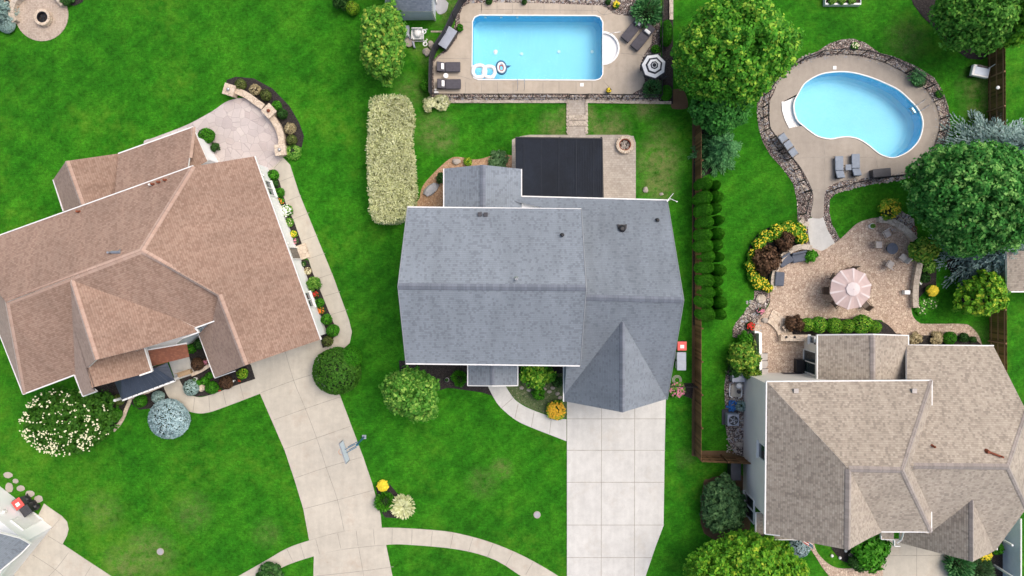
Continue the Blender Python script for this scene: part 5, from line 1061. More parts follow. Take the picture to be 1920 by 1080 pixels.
shrub('dense', 'L_box', 1249, 174, 11, 1.2, 'short clipped green hedge at the lower right of the first pool', name='clipped_hedge', cat='hedge', ry=14)
shrub('dense', 'L_blue', 12, 46, 16, .6, 'low blue juniper at the left edge by the round patio')
# flowering plants
def fl(kind, mat, x, y, r, hh, lb, petal, n, size=.05, name='flowering_plant', z=0):
    o = shrub(kind, mat, x, y, r, hh, lb, name=name, cat='flowers'); flowers(o, petal, n, r*.95, hh, size, int(x)); return o
fl('small','L_box',387,281,6,.3,'orange flowers beside the north corner of the brown house','orange',16)
fl('small','L_box',527,377,6,.35,'orange flowers in the upper narrow bed','orange',12); fl('small','L_mid',537,395,11.5,.6,'white flowering clump in the upper narrow bed','whitepetal',85,.055)
fl('small','L_mid',541,417,9,.4,'pale pink and green clump below the white flowers','cream',12,.04); fl('small','L_yel',550,439,7,.4,'small yellow flowers in the upper narrow bed','yellow',20,.05); fl('small','L_grey',554,452,5.5,.3,'mauve flowers at the lower tip of the upper narrow bed','pinkpetal',10,.06)
fl('small','L_tan',577,508,7,.3,'cream flowers at the top of the lower narrow bed','cream',20,.05); fl('small','L_dark',569,495,5,.3,'small dim plant at the tip of the lower narrow bed','cream',5,.03)
fl('small','L_dark',592,552,6.5,.35,'red flowers in the lower narrow bed','redpetal',26,.06); fl('small','L_dark',602,582,7.5,.35,'orange flowers in the lower narrow bed','orange',26,.06)
fl('small','L_brown',387,678,6.5,.4,'pink flowers beside the brown shrub at the porch','pinkpetal',24,.05); fl('small','L_dark',412,730,4,.25,'dark red flowers between the green ball and the walk','redpetal',14,.04); fl('small','L_dark',449,713,4,.25,'small red flowers at the right end of the front bed','redpetal',10,.04)
fl('ball','L_yel',718,910,11,.6,'bright yellow flower mound beside the left driveway','yellow',190,.075); fl('leafy','L_yel',1043,769,19,.9,'golden yellow shrub at the corner of the pale driveway','gold',210,.075)
fl('small','L_mid',1270,731,15,.5,'pink flowering plant behind the black side gate','pinkpetal',60,.07); fl('ball','L_yel',1747,545,10.5,.7,'perfectly round bright yellow flower ball on the lawn','yellow',190,.07)
fl('leafy','L_yel',1667,392,21,1.,'green shrub full of yellow flowers above the patio seat wall','yellow',90,.055); fl('leafy','L_yel',1846,1040,13,.6,'yellow flowering plant beside the lower gable tip','yellow',70,.07)
fl('small','L_box',1730,575,15,.3,'low green plant with scattered cream flowers behind the seat wall','cream',22,.04); fl('small','L_box',1748,568,12,.3,'low plant with few pale flowers below the yellow ball','cream',12,.04)
fl('small','L_mid',1722,528,7,.3,'white flowers between the seat wall and the dark green ball','whitepetal',14,.05); fl('small','L_mid',1726,1000,1,.1,'x','yellow',1) if False else None
fl('small','L_box',1155,9,6,.5,'yellow flowering potted plant in gravel above the first pool','yellow',22,.07)
fl('small','L_dark',1426,583,6.5,.35,'pale pink flowering plant on the gravel by the steps','pinkpetal',24,.06); fl('small','L_dark',1407,611,8,.5,'red leaved plant above the white bed frame','redpetal',46,.07)
fl('small','L_box',1603,86,7,.3,'pale yellow plant in the gravel above the kidney pool','cream',14,.06)
# yellow flower crescent round the brown shrub
arc = [(1497,431,15),(1478,429,15),(1456,434,15),(1436,444,14),(1422,459,13),(1412,478,12),(1408,499,12),(1413,518,13),(1427,531,14),(1440,540,9),(1503,447,12),(1420,532,10)]
for k, (x, y, r) in enumerate(arc):
    fl('leafy','L_green',x,y,r,.75, ORD[k]+' clump counting clockwise of the yellow flowered crescent round the brown shrub' if 0 else ['yellow flowered clump right of the arc top by the gravel','yellow flowered clump at the top of the crescent bed','yellow flowered clump left of the crescent top','yellow flowered clump on the upper left of the crescent bed','yellow flowered clump left above the large brown shrub','yellow flowered clump left of the large brown shrub','yellow flowered clump at the leftmost bulge of the crescent','yellow flowered clump below the leftmost bulge of the crescent','yellow flowered clump at the lower end of the crescent','little yellow flowered clump touching the sofa wall end','yellow flowered clump between the small brown shrub and gravel','small yellow flowered clump at the lower left of the crescent'][k], 'yellow', 34, .05)['group'] = 'yellow flowered clumps in the crescent bed'
tuft('L_cream', 757, 947, 24, .9, 'cream striped ornamental grass beside the left driveway', 300, w=.03)
tuft('L_conifer', 1716, 145, 16, .8, 'pale green ornamental grass beside the kidney pool fence', 160, w=.02, seed=4)

# ------------------------------------------------------------ fences and walls
def picket_fence(name, label, pts, hgt, mat, posts=True, gap=.11, z0=.05):
    """metal fence along world points: rails plus thin pickets"""
    pts = [Vector((p.x, p.y, 0)) for p in pts]; o = pts[0].copy(); root = thing(name, label, 'fence', o); r = MB(); pk = MB()
    for z in (.12, hgt-.12, hgt-.02): r.tube([p-o+Vector((0, 0, z+z0)) for p in pts], .018, 4)
    r.build('rail', M[mat], root)
    for a, b in zip(pts, pts[1:]):
        L = (b-a).length; n = max(1, int(L/gap))
        for i in range(n): p = a.lerp(b, (i+.5)/n)-o; pk.box(p+Vector((0, 0, hgt/2+z0)), (.014, .014, hgt), math.atan2((b-a).y, (b-a).x))
    pk.build('picket_panel', M[mat], root)
    for i, p in enumerate(pts): MB().box(p-o+Vector((0, 0, (hgt+.08)/2)), (.06, .06, hgt+.08)).build('post', M[mat], root)
    return root
def wood_fence(name, label, a, b, hgt, mat, side, n, railmat='fence', lean=0):
    """board fence from a to b; side: +1/-1 gives the face that carries the rails"""
    o = a.copy(); d = (b-a); L = d.length; d.normalize(); ang = math.atan2(d.y, d.x); nv = Vector((-d.y, d.x, 0))*side
    root = thing(name, label, 'fence', o); bd = MB(); k = int(L/.145); rn = random.Random(7)
    for i in range(k):
        bd.box(d*(L*(i+.5)/k)+Vector((0, 0, hgt/2+rn.uniform(-.015, .015))), (.135, .02, hgt), ang)
    bd.build('board_panel', M[mat], root)
    for z in (.25, hgt*.52, hgt-.2): MB().box(d*L/2+nv*.035+Vector((0, 0, z)), (L, .045, .09), ang).build('rail', M[railmat], root)
    for i in range(n+1): MB().box(d*(L*i/n)+nv*.09+Vector((0, 0, (hgt+.05)/2)), (.1, .1, hgt+.05), ang).build('post', M[railmat], root)
    return root
wood_fence('wooden_fence', 'long brown board fence between the grey house and the arborvitae hedge', P(1303,185), P(1303,852), 1.85, 'fence', 1, 11)
wood_fence('wooden_fence', 'short brown board fence joining the long fence to the taupe house wall', P(1303,853)+Vector((.12,0,0)), P(1398,857), 1.85, 'fence', 1, 2)
wood_fence('wooden_fence', 'brown board fence with open rails down the right edge', P(1852,85), P(1856,760), 1.85, 'fence_dark', -1, 11, 'rail_wood')
vf = thing('vinyl_fence', 'white vinyl panel fence at the lower right corner', 'fence', P(1878,1100)); o = vf.location.copy()
a, b = P(1880,955), P(1880,1110); MB().strip([a-o, b-o], .05, .05, 1.85).build('panel', M['panel_blue'], vf)
MB().strip([a-o, b-o], .09, 1.85, 1.92).build('top_rail', M['trim'], vf)
for y in (955, 1012, 1070, 1110): MB().box(P(1880,y,1)-o, (.13,.13,2.05)).build('post', M['trim'], vf)
# black fences
L1 = [P(x, y) for x, y in [(890,-12),(868,8),(852,38),(838,68),(818,98),(811,116),(810,150),(810,182)]]
f = thing('pool_fence', 'solid looking black mesh fence curving down the left side of the first pool', 'fence', L1[0]); o = f.location.copy()
MB().strip([p-o for p in L1], .03, .05, 1.6).build('mesh_panel', M['darkfab'], f); MB().strip([p-o for p in L1], .07, 1.6, 1.65).build('rail', M['black'], f)
for p in L1: MB().box(p-o+Vector((0,0,.85)), (.07,.07,1.7)).build('post', M['black'], f)
picket_fence('pool_fence', 'black picket fence along the lower side of the first pool left of the gate', [P(x, 184) for x in (811,873,936,999,1063)], 1.25, 'black')
picket_fence('pool_gate', 'black picket gate at the top of the stone path to the first pool', [P(x, 184.5) for x in (1066,1098)], 1.25, 'black')['category'] = 'gate'
picket_fence('pool_fence', 'black picket fence along the lower side of the first pool right of the gate', [P(x, y) for x, y in ((1101,184),(1165,185),(1235,186))], 1.25, 'black')
picket_fence('pool_fence', 'black picket fence on the right side of the first pool beside the hedges', [P(1236,y) for y in (183,130,80,35,-10)], 1.25, 'black')
W_ = [(1508,360),(1497,341),(1488,320),(1474,301),(1460,283),(1444,261),(1433,246),(1430,222),(1430,202),(1434,178),(1448,155),(1472,133),(1500,116),(1533,104),(1568,101),(1613,104),(1657,117),(1697,138),(1734,167),(1751,191),(1762,224),(1759,248),(1744,291),(1714,320),(1684,331),(1636,336),(1604,343),(1569,353),(1551,360)]
picket_fence('pool_fence', 'black picket fence encircling the kidney shaped pool on its gravel ring', [P(x, y) for x, y in W_], 1.25, 'black', z0=.0)
picket_fence('pool_gate', 'black gate standing open beside the path to the kidney shaped pool', [P(1509,361), P(1499,403)], 1.25, 'black')['category'] = 'gate'
picket_fence('side_gate', 'low black gate between the grey house and the brown fence', [P(1251,720), P(1300,721)], 1.2, 'black')['category'] = 'gate'

def stone_wall(name, label, pts, wd, hgt, mat, cat='seat wall', cap=.05, sm=True):
    q = PW(spline(pts, False, 5) if sm else pts); o = q[0].copy(); root = thing(name, label, cat, o); q = [p-o for p in q]
    MB().strip(q, wd, 0, hgt-cap).build('wall_body', M[mat], root); MB().strip(q, wd+.06, hgt-cap, hgt).build('capstone', M[mat], root); return root
def pillar(label, x, y, s, h, mat, rz=0, deco='rust'):
    c = P(x, y, h); root = thing('stone_pillar', label, 'pillar', (c.x, c.y, 0), rz); MB().box((0,0,h/2-.05), (s,s,h-.1)).build('shaft', M[mat], root)
    MB().rbox((0,0,h-.03), (s+.12,s+.12,.09), .02).build('capstone', M[mat], root)
    if deco: MB().lathe((0,0,h), [(.11,0),(.13,.1),(.09,.22),(.03,.25)], 14).build('lantern', M[deco], root)
stone_wall('seat_wall', 'cream curved seat wall from the left to the middle pillar of the stamped patio', [(437,172),(450,174),(468,182),(486,195),(498,203)], .42, .5, 'stone_cream')
stone_wall('seat_wall', 'cream curved seat wall from the middle to the lower pillar of the stamped patio', [(510,217),(521,233),(529,250),(532,266),(531,276)], .42, .5, 'stone_cream')
pillar('pale stone pillar at the left end of the cream seat wall', 429, 168, .72, .85, 'stone_cream', -.3, 'steel'); pillar('pale stone pillar in the middle of the cream seat wall', 504, 208, .72, .85, 'stone_cream', .75); pillar('pale stone pillar at the lower end of the cream seat wall', 525, 281, .7, .85, 'stone_cream', .1, 'steel')
stone_wall('seat_wall', 'curved stone seat wall on the left rim of the round patio', [(52,-6),(38,2),(31,16),(30,32),(36,44)], .36, .5, 'stone')
stone_wall('seat_wall', 'short stone seat wall on the upper right rim of the round patio', [(108,-6),(117,3),(125,12)], .32, .45, 'stone')
stone_wall('seat_wall', 'curved stone seat wall at the top of the pink paver patio', [(1642,413),(1655,413),(1670,418),(1688,429),(1701,441),(1709,450)], .40, .5, 'stone')
stone_wall('seat_wall', 'curved stone seat wall on the right side of the pink paver patio', [(1719,487),(1716,505),(1712,525),(1710,545),(1710,562),(1711,576)], .36, .5, 'stone')
stone_wall('seat_wall', 'curved stone wall behind the dark outdoor sofa', [(1517,465),(1502,463),(1488,465),(1471,474),(1458,487),(1451,503),(1446,522),(1446,543)], .34, .55, 'stone')
stone_wall('retaining_wall', 'low stone planter wall with two round lights beside the purple brown shrub', [(1459,632),(1514,632)], .4, .6, 'stone_cream', 'wall', sm=False)
for x in (1474,1490): o = MB().lathe(P(x,632,.6), [(.07,0),(.09,.05),(.05,.09)], 12).build('garden_light', M['black']); tag(o, ('left' if x == 1474 else 'right')+' small black light on the low stone planter wall', 'light')
stone_wall('garden_edging', 'curved pale stone edging left of the metal porch roof', [(247,745),(243,756),(238,768),(232,783),(224,796),(214,807)], .22, .14, 'stone_cream', 'edging')
stone_wall('garden_edging', 'straight pale stone edging under the lower metal porch roof', [(247,746),(280,734),(316,718)], .14, .16, 'stone_cream', 'edging', sm=False)
stone_wall('garden_edging', 'short pale stone edging between the porch slab and the garage wall', [(362,702),(380,694),(396,684)], .2, .3, 'stone_cream', 'edging', sm=False)
stone_wall('retaining_wall', 'stone block wall on the left of the pool path top', [(1497,413),(1505,420),(1513,421)], .3, .4, 'stone', 'wall')
# timber and white frames
bf = stone_wall('raised_bed', 'white framed raised bed beside the lower patio', [(1408,620),(1418,622),(1419,712)], .14, .9, 'white', 'raised bed', sm=False)
stone_wall('garden_edging', 'pale stone edging at the right end of the strip outside the first pool', [(1258,0),(1258,38)], .22, .15, 'stone', 'edging', sm=False)
stone_wall('garden_edging', 'thin pale stone edging under the lower first pool fence', [(812,191),(1062,191)], .14, .1, 'stone', 'edging', sm=False)
stone_wall('garden_edging', 'thin pale stone edging right of the gate path', [(1102,191),(1258,193)], .14, .1, 'stone', 'edging', sm=False)
# curved patio steps
st = thing('patio_steps', 'curved stone steps linking the upper and lower pink patios', 'steps', P(1450,605)); o = st.location.copy()
for k, (r, z) in enumerate(((62,.16),(53,.28),(44,.40))):
    pts = [(1420+r*math.cos(R_(a)), 640-r*math.sin(R_(a))*1.0) for a in range(2, 72, 7)]
    MB().strip([p-o for p in PW(pts)], px(9), 0, .05+.06*(k+1)).build('step', M['stone_cream'], st)
st = thing('path_steps', 'pale stone steps in the path below the first pool gate', 'steps', P(1082,228)); o = st.location.copy()
for k, y in enumerate((221,232)): MB().box(P(1082,y)-o+Vector((0,0,.09)), (px(33),.34,.08)).build('step', M['stone'], st)
for sgn in (1064.5, 1099.5):
    b = MB()
    for k in range(9): b.box(P(sgn, 192+k*7)-o+Vector((0,0,.05)), (.2, .25, .1), .05*k)
    b.build('edge_stones', M['stone'], st)
rb = thing('raised_bed', 'white framed raised vegetable bed at the top edge right of the maple', 'raised bed', P(1580,0)); o = rb.location.copy()
MB().strip([p-o for p in PW([(1547,8),(1613,8),(1613,-14),(1547,-14)], .3)], .12, 0, .4, closed=True).build('frame', M['white'], rb); MB().poly([(p.x-o.x, p.y-o.y) for p in PW([(1548,7),(1612,7),(1612,-13),(1548,-13)], .3)], 0, .3).build('soil', M['soil'], rb)
for x in (1560,1578,1597): shrub('loose', 'L_mid', x, 0, 8, .35, {1560:'left',1578:'middle',1597:'right'}[x]+' green vegetable clump in the white raised bed', name='vegetable_plant', cat='plant', z=.28, group='vegetables in the raised bed')

# ------------------------------------------------------------ furniture and small things
def lounger(x, y, a, label, L=1.75, W=.72, cush='charcoal', pil='white', group=None, name='sun_lounger', flat=False, back=.42):
    """a: heading of the foot end, degrees counterclockwise from picture right"""
    c = P(x, y, .35); root = thing(name, label, 'sun lounger', (c.x, c.y, .06), R_(a), group)
    f = MB(); f.box((0,0,.25), (L,W-.06,.05)); f.build('frame', M['black'], root)
    for sx in (-1,1):
        for sy in (-1,1): MB().box((sx*L*.4, sy*W*.38, .125), (.05,.05,.25)).build('leg', M['black'], root)
    k = L*.36
    MB().rbox((L/2-(L-k)/2, 0, .33), (L-k, W, .13), .06, seg=3).build('seat_cushion', M[cush], root, smooth=False)
    MB().rbox((-L/2+k*.5, 0, .33+k*math.sin(back)/2), (k, W*.96, .12), .05, tilt=(back, 'Y'), seg=3).build('back_cushion', M[cush], root)
    if pil: MB().rbox((-L/2+k*.72, 0, .46+k*math.sin(back)*.3), (.22, W*.62, .1), .04, tilt=(back*.8, 'Y')).build('pillow', M[pil], root)
    return root
lounger(841, 126, 0, 'upper dark cushioned lounger with white pillow left of the first pool', group='dark loungers at the first pool'); lounger(842, 158, 0, 'lower dark cushioned lounger with white pillow left of the first pool', group='dark loungers at the first pool')
lounger(1187, 55, 230, 'left one of two dark loungers set side by side under the grassy shrub', L=2.0, W=.74, group='dark loungers at the first pool'); lounger(1205, 71, 230, 'right one of two dark loungers nearest the striped umbrella', L=2.0, W=.74, group='dark loungers at the first pool')
def round_table(x, y, r, h, label, top='white', base='white', z=.06, name='side_table', cat='table', n=20):
    c = P(x, y, h); root = thing(name, label, cat, (c.x, c.y, z)); MB().lathe((0,0,h-.04), [(r*.96,0),(r,.02),(r*.96,.04)], n).build('table_top', M[top], root)
    MB().lathe((0,0,0), [(r*.6,0),(r*.55,.03),(.04,.06),(.035,h-.04)], 12).build('pedestal', M[base], root); return root
round_table(836, 142, .19, .42, 'small round white table between the two left loungers')
sk = MB().rbox(P(818,173,.12), (.34,.14,.1), .03); sk.lathe(P(817,169,.1), [(.08,0),(.08,.16),(.05,.2)], 10); tag(sk.build('pool_supplies', M['white']), 'small white bottle and box in the lower left corner of the first pool deck', 'pool supplies')
# deck box
def deck_box(x, y, L, W, h, a, label, body='darkgrey', lidm='lid'):
    c = P(x, y, h); root = thing('storage_box', label, 'storage box', (c.x, c.y, .05), R_(a)); MB().rbox((0,0,h/2-.03), (L-.06,W-.06,h-.06), .03).build('body', M[body], root); MB().rbox((0,0,h-.02), (L,W,.08), .03).build('lid', M[lidm], root); return root
deck_box(839, 71, 1.55, .72, .75, 57, 'blue grey lidded storage box against the black mesh fence')
deck_box(1653, 324, 1.3, .62, .62, 5, 'dark brown storage box at the lower rim of the kidney pool deck', 'darkgrey', 'darkgrey')
# umbrellas
def umbrella(x, y, r, h, n, label, mats, rings, a0=0, tilt=None, z=.05, rib=None):
    c = P(x, y, h); root = thing('patio_umbrella', label, 'umbrella', (c.x, c.y, z)); top = Vector((0,0,h)); k = r*.30; b = MB(); m2 = MB()
    T = Matrix.Rotation(tilt[0], 3, tilt[1]) if tilt else Matrix.Identity(3)
    def pt(f, i, s=1.): a = a0+2*math.pi*i/n; rr = r*f*(math.cos(math.pi/n)*1.0 if i % 1 else 1); return top+T@Vector((rr*math.cos(a), rr*math.sin(a), -k*f**1.25))
    for j in range(len(rings)-1):
        f0, f1, mi = rings[j][0], rings[j+1][0], rings[j][1]
        for i in range(n):
            mid0 = (pt(f0,i)+pt(f0,i+1))/2-Vector((0,0,.04*f0)); mid1 = (pt(f1,i)+pt(f1,i+1))/2-Vector((0,0,.04*f1))
            if f0 < .01: b.add([top, pt(f1,i), mid1], [(0,1,2)], mi); b.add([top, mid1, pt(f1,i+1)], [(0,1,2)], mi)
            else: b.add([pt(f0,i), pt(f1,i), mid1, mid0], [(0,1,2,3)], mi); b.add([mid0, mid1, pt(f1,i+1), pt(f0,i+1)], [(0,1,2,3)], mi)
    for i in range(n):     # valance
        q = [pt(1,i), pt(1,i+1)]; dz = Vector((0,0,-.14)); b.add([q[0], q[1], q[1]+dz, q[0]+dz], [(0,1,2,3)], rings[-2][1])
    b.build('canopy', [M[m] for m in mats], root)
    for i in range(n):
        w_ = .05 if rib else .012; q0, q1 = pt(.12,i)+Vector((0,0,.012)), pt(1,i)+Vector((0,0,.012)); d = (q1-q0).normalized(); s = Vector((-d.y, d.x, 0)).normalized()*w_
        if rib: MB().add([q0-s*.5, q0+s*.5, q1+s*1.6, q1-s*1.6, q0+Vector((0,0,-.02)), q1+Vector((0,0,-.02))], [(0,3,2,1)], 0).build('rib_band', M[rib], root)
        MB().tube([pt(.02,i)-Vector((0,0,.03)), pt(.99,i)-Vector((0,0,.03))], .01, 4).build('rib', M['steel'], root)
    MB().tube([(0,0,0), (0,0,h-.05)], .025, 8).build('pole', M['steel'], root); MB().lathe((0,0,h-.03), [(.07,0),(.06,.06),(.02,.1)], 10).build('finial', M[mats[0]], root)
    MB().lathe((0,0,0), [(.28,0),(.28,.06),(.05,.1),(.05,.3)], 16).build('base', M['black'], root); return root
umbrella(1227, 122, px(25, 2.4), 2.4, 7, 'black and white ringed umbrella at the right of the first pool', ('darkfab','white'), [(0,0),(.16,1),(.20,0),(.30,1),(.50,0),(.64,1),(.90,0),(1,0)], .35)
umbrella(1600, 542, px(39, 2.5), 2.5, 10, 'large dusty pink umbrella in the middle of the pink patio', ('pink','pinkpale'), [(0,0),(.34,0),(1,0)], .2, rib='pinkpale')
v = bpy.context.scene.objects['patio_umbrella.001']
b = MB(); 
for i in range(10):
    a = .5+2*math.pi*i/10; a2 = a+2*math.pi/10; r_ = .50; b.add([Vector((0,0,2.56)), Vector((r_*math.cos(a), r_*math.sin(a), 2.44)), Vector((r_*math.cos(a2), r_*math.sin(a2), 2.44))], [(0,1,2)])
b.build('vent_flap', M['pinkpale'], v)
def chair(x, y, a, label, mat='tan', frame='brownmetal', w=.5, h=.42, name='patio_chair', group=None, z=.05, backh=.5, lean=.25):
    c = P(x, y, h); root = thing(name, label, 'chair', (c.x, c.y, z), R_(a), group)      # local +x is the way the chair faces
    MB().rbox((0.02,0,h), (w,w,.07), .03).build('seat', M[mat], root); MB().rbox((-w/2-.04,0,h+backh/2), (.06,w,backh), .025, tilt=(-lean,'Y')).build('backrest', M[mat], root)
    for sx in (-1,1):
        for sy in (-1,1): MB().tube([(sx*w*.42,sy*w*.42,h), (sx*w*.5,sy*w*.48,0)], .016, 5).build('leg', M[frame], root)
    for sy in (-1,1): MB().tube([(-w/2,sy*w*.55,h+.24), (w*.4,sy*w*.55,h+.22), (w*.45,sy*w*.5,h)], .018, 5).build('armrest', M[frame], root)
    return root
g = 'taupe chairs round the fire table'
chair(1662,438,-60,'taupe chair above the round fire table near the seat wall',group=g); chair(1646,459,0,'taupe chair left of the round fire table',group=g); chair(1693,484,135,'taupe chair at the lower right of the round fire table',group=g); chair(1668,496,60,'taupe chair below the round fire table',group=g)
round_table(1673, 466, .42, .5, 'dark round fire table between four taupe chairs', 'greycush', 'darkgrey', .05, 'fire_table')
round_table(1600, 545, .70, .72, 'round dining table under the pink umbrella', 'brownmetal', 'brownmetal', .05, 'dining_table', n=28)
g = 'bronze dining chairs round the umbrella table'
chair(1547,545,0,'bronze dining chair showing left of the pink umbrella','brownmetal',group=g); chair(1563,521,-35,'bronze dining chair at the upper left under the pink umbrella','brownmetal',group=g); chair(1566,568,40,'bronze dining chair at the lower left under the pink umbrella','brownmetal',group=g); chair(1600,508,-90,'bronze dining chair hidden above the umbrella pole','brownmetal',group=g); chair(1622,572,130,'bronze dining chair at the lower right under the pink umbrella','brownmetal',group=g)
chair(1208,128,-10,'dark chair at the left edge of the striped umbrella','darkfab','black'); round_table(1228,128,.55,.7,'dark round table under the striped umbrella','darkgrey','black',.05,'dining_table')
chair(1240,142,120,'dark chair at the lower right under the striped umbrella','darkfab','black')
chair(1432,668,0,'dark grey patio chair beside the white bed frame','tan','darkgrey'); round_table(1430,682,.38,.5,'dark grey round table beside the white bed frame','tan','darkgrey'); chair(1433,697,0,'dark grey patio chair below the round table by the bed frame','tan','darkgrey')
# curved sofa
for (x, y, a, lb) in ((1499,482,12,'right covered section of the curved dark sofa'),(1473,488,32,'middle rounded section of the curved dark sofa'),(1462,523,86,'lower left section of the curved dark sofa')):
    c = P(x, y, .45); root = thing('outdoor_sofa', lb, 'sofa', (c.x, c.y, .05), R_(a), 'curved dark sofa sections')
    MB().rbox((0,-.05,.22), (1.05,.62,.36), .1, seg=3).build('seat', M['greycush'], root); MB().rbox((0,.30,.38), (1.05,.16,.55), .06, seg=3, tilt=(-.15,'X')).build('backrest', M['greycush'], root)
    MB().box((0,-.05,.03), (.95,.5,.06)).build('base', M['black'], root)
# grey loungers by kidney pool
g = 'grey sling loungers at the kidney pool'
for (x, y, lb) in ((1573,314,'left grey sling lounger at the kidney pool'),(1604,310,'right grey sling lounger at the kidney pool')):
    lounger(x, y, 92, lb, L=1.65, W=.60, cush='midgrey', pil=None, group=g, back=.5)
c = P(1590,314,.4); root = thing('side_table', 'small square grey table between the grey sling loungers', 'table', (c.x, c.y, .05)); MB().rbox((0,0,.42), (.42,.42,.04), .02).build('table_top', M['midgrey'], root)
for sx in (-1,1):
    for sy in (-1,1): MB().box((sx*.17,sy*.17,.2), (.03,.03,.4)).build('leg', M['darkgrey'], root)
g = 'grey folding chairs against the kidney pool fence'
for (x, y, lb) in ((1467,259,'upper grey folding chair against the kidney pool fence'),(1477,272,'middle grey folding chair against the kidney pool fence'),(1486,286,'lower grey folding chair against the kidney pool fence')): chair(x, y, 35, lb, 'midgrey', 'darkgrey', .55, group=g, backh=.6, lean=.5)
# pool bits
def lid(x, y, lb): tag(MB().rbox(P(x,y,.08), (.26,.26,.04), .015).build('skimmer_lid', M['white']), lb, 'pool lid')
lid(1091,159,'square white skimmer lid below the first pool'); lid(1565,127,'square white skimmer lid above the kidney pool')
def ladder(x, y, a, label, dz=-.7):
    c = P(x, y, .05); root = thing('pool_ladder', label, 'pool ladder', (c.x, c.y, .05), R_(a))
    for s in (-1,1): MB().tube([(s*.25,-.45,0),(s*.25,-.42,.55),(s*.25,-.15,.72),(s*.25,.18,.6),(s*.25,.3,.1),(s*.25,.3,dz)], .022, 6).build('handrail', M['steel'], root)
    for z in (-.15,-.42): MB().box((0,.3,z), (.5,.12,.03)).build('step', M['white' if a == 0 else 'steel'], root)
ladder(977,157,0,'steel ladder with white steps at the lower side of the first pool'); ladder(1722,201,125,'steel ladder on the upper right side of the kidney pool')
tb = MB().tube([P(1142,63,.1), P(1142,63,.75), P(1152,61,.8), P(1163,60,.7), P(1163,60,.1)], .022, 6).build('handrail', M['steel']); tag(tb, 'bent steel handrail beside the round white pool steps', 'handrail')
# floats
def dfloat(x, y, a, s, label):
    c = P(x, y, -.0); root = thing('pool_float', label, 'pool float', (c.x, c.y, -.03), R_(a)); pts = [(s*.5*math.cos(t)+(-.1*s if math.cos(t)<0 else .1*s), s*.62*math.sin(t)*.9, .05) for t in [i*math.pi/9 for i in range(18)]]
    MB().tube(pts, .21*s, 8, closed=True).build('ring', M['white'], root, smooth=True); MB().tube([(-.55*s,-.6*s,.04),(-.6*s,0,.04),(-.5*s,.6*s,.04)], .1*s, 8).build('backrest', M['white'], root, smooth=True)
dfloat(898,134,5,.78,'left white inflatable ring float in the lower left pool corner'); dfloat(917,135,175,.72,'right white inflatable ring float in the lower left pool corner')
c = P(940,127,.1); root = thing('pool_float', 'blue grey inflatable ring with pointed nose, dark red hole and tail fin', 'pool float', (c.x, c.y, -.03), R_(98))
MB().tube([(.42*math.cos(t)*(1.15 if math.cos(t)>0 else 1), .34*math.sin(t), .06) for t in [i*math.pi/10 for i in range(20)]], .10, 8, closed=True).build('outer_ring', M['shark'], root, smooth=True)
MB().tube([(.33*math.cos(t)*(1.1 if math.cos(t)>0 else 1), .25*math.sin(t), .11) for t in [i*math.pi/10 for i in range(20)]], .085, 8, closed=True).build('white_ring', M['white'], root, smooth=True)
MB().tube([(.21*math.cos(t)-.03, .17*math.sin(t), .12) for t in [i*math.pi/10 for i in range(20)]], .06, 8, closed=True).build('inner_ring', M['sharkred'], root, smooth=True)
MB().add([(-.1,-.40,.08),(.12,-.42,.08),(.06,-.75,.12),(-.1,-.40,.02),(.12,-.42,.02),(.06,-.75,.06)], [(0,1,2),(5,4,3),(0,3,4,1),(1,4,5,2),(2,5,3,0)]).build('fin', M['shark'], root)
# chlorine floater
tag(MB().lathe(P(929,97,-.02), [(.13,-.04),(.15,.02),(.07,.06),(.05,.1)], 14).build('chlorine_floater', M['white']), 'small white round floater in the first pool', 'pool floater')
# pots
def pot(x, y, r, h, label, mat, plant, petal=None):
    c = P(x, y, h); root = thing('flower_pot', label, 'flower pot', (c.x, c.y, .05)); MB().lathe((0,0,0), [(r*.7,0),(r,h),(r*1.08,h),(r*1.08,h+.03),(r*.85,h+.03),(r*.8,h-.06)], 16, cap=False).build('pot', M[mat], root)
    MB().lathe((0,0,h-.07), [(r*.8,0),(r*.8,.01)], 14).build('soil', M['soil'], root); sh = shrub('small', plant, x, y, px(1)/px(1)*r/px(1,h)*.85, .3, label.replace('pot ', 'plant in pot ') if 0 else 'x', z=h); sh.location = (c.x, c.y, h+.0); sh.name = 'potted_plant'; sh['label'] = 'plant growing in the '+label; sh['category'] = 'plant'
    if petal: flowers(sh, petal, 16, r/px(1,h)*.8, .3, .06, int(x))
pot(1141,170,.2,.35,'dark pot at the lower side of the first pool','darkgrey','L_brown','yellow'); pot(1635,424,.2,.35,'white pot at the top of the pink patio','white','L_mid'); pot(838,712,.16,.3,'grey pot in the dark bed by the grey house','rock','L_dark')
pot(366,711,.14,.3,'small white pot in the front bed of the brown house','white','L_grey')
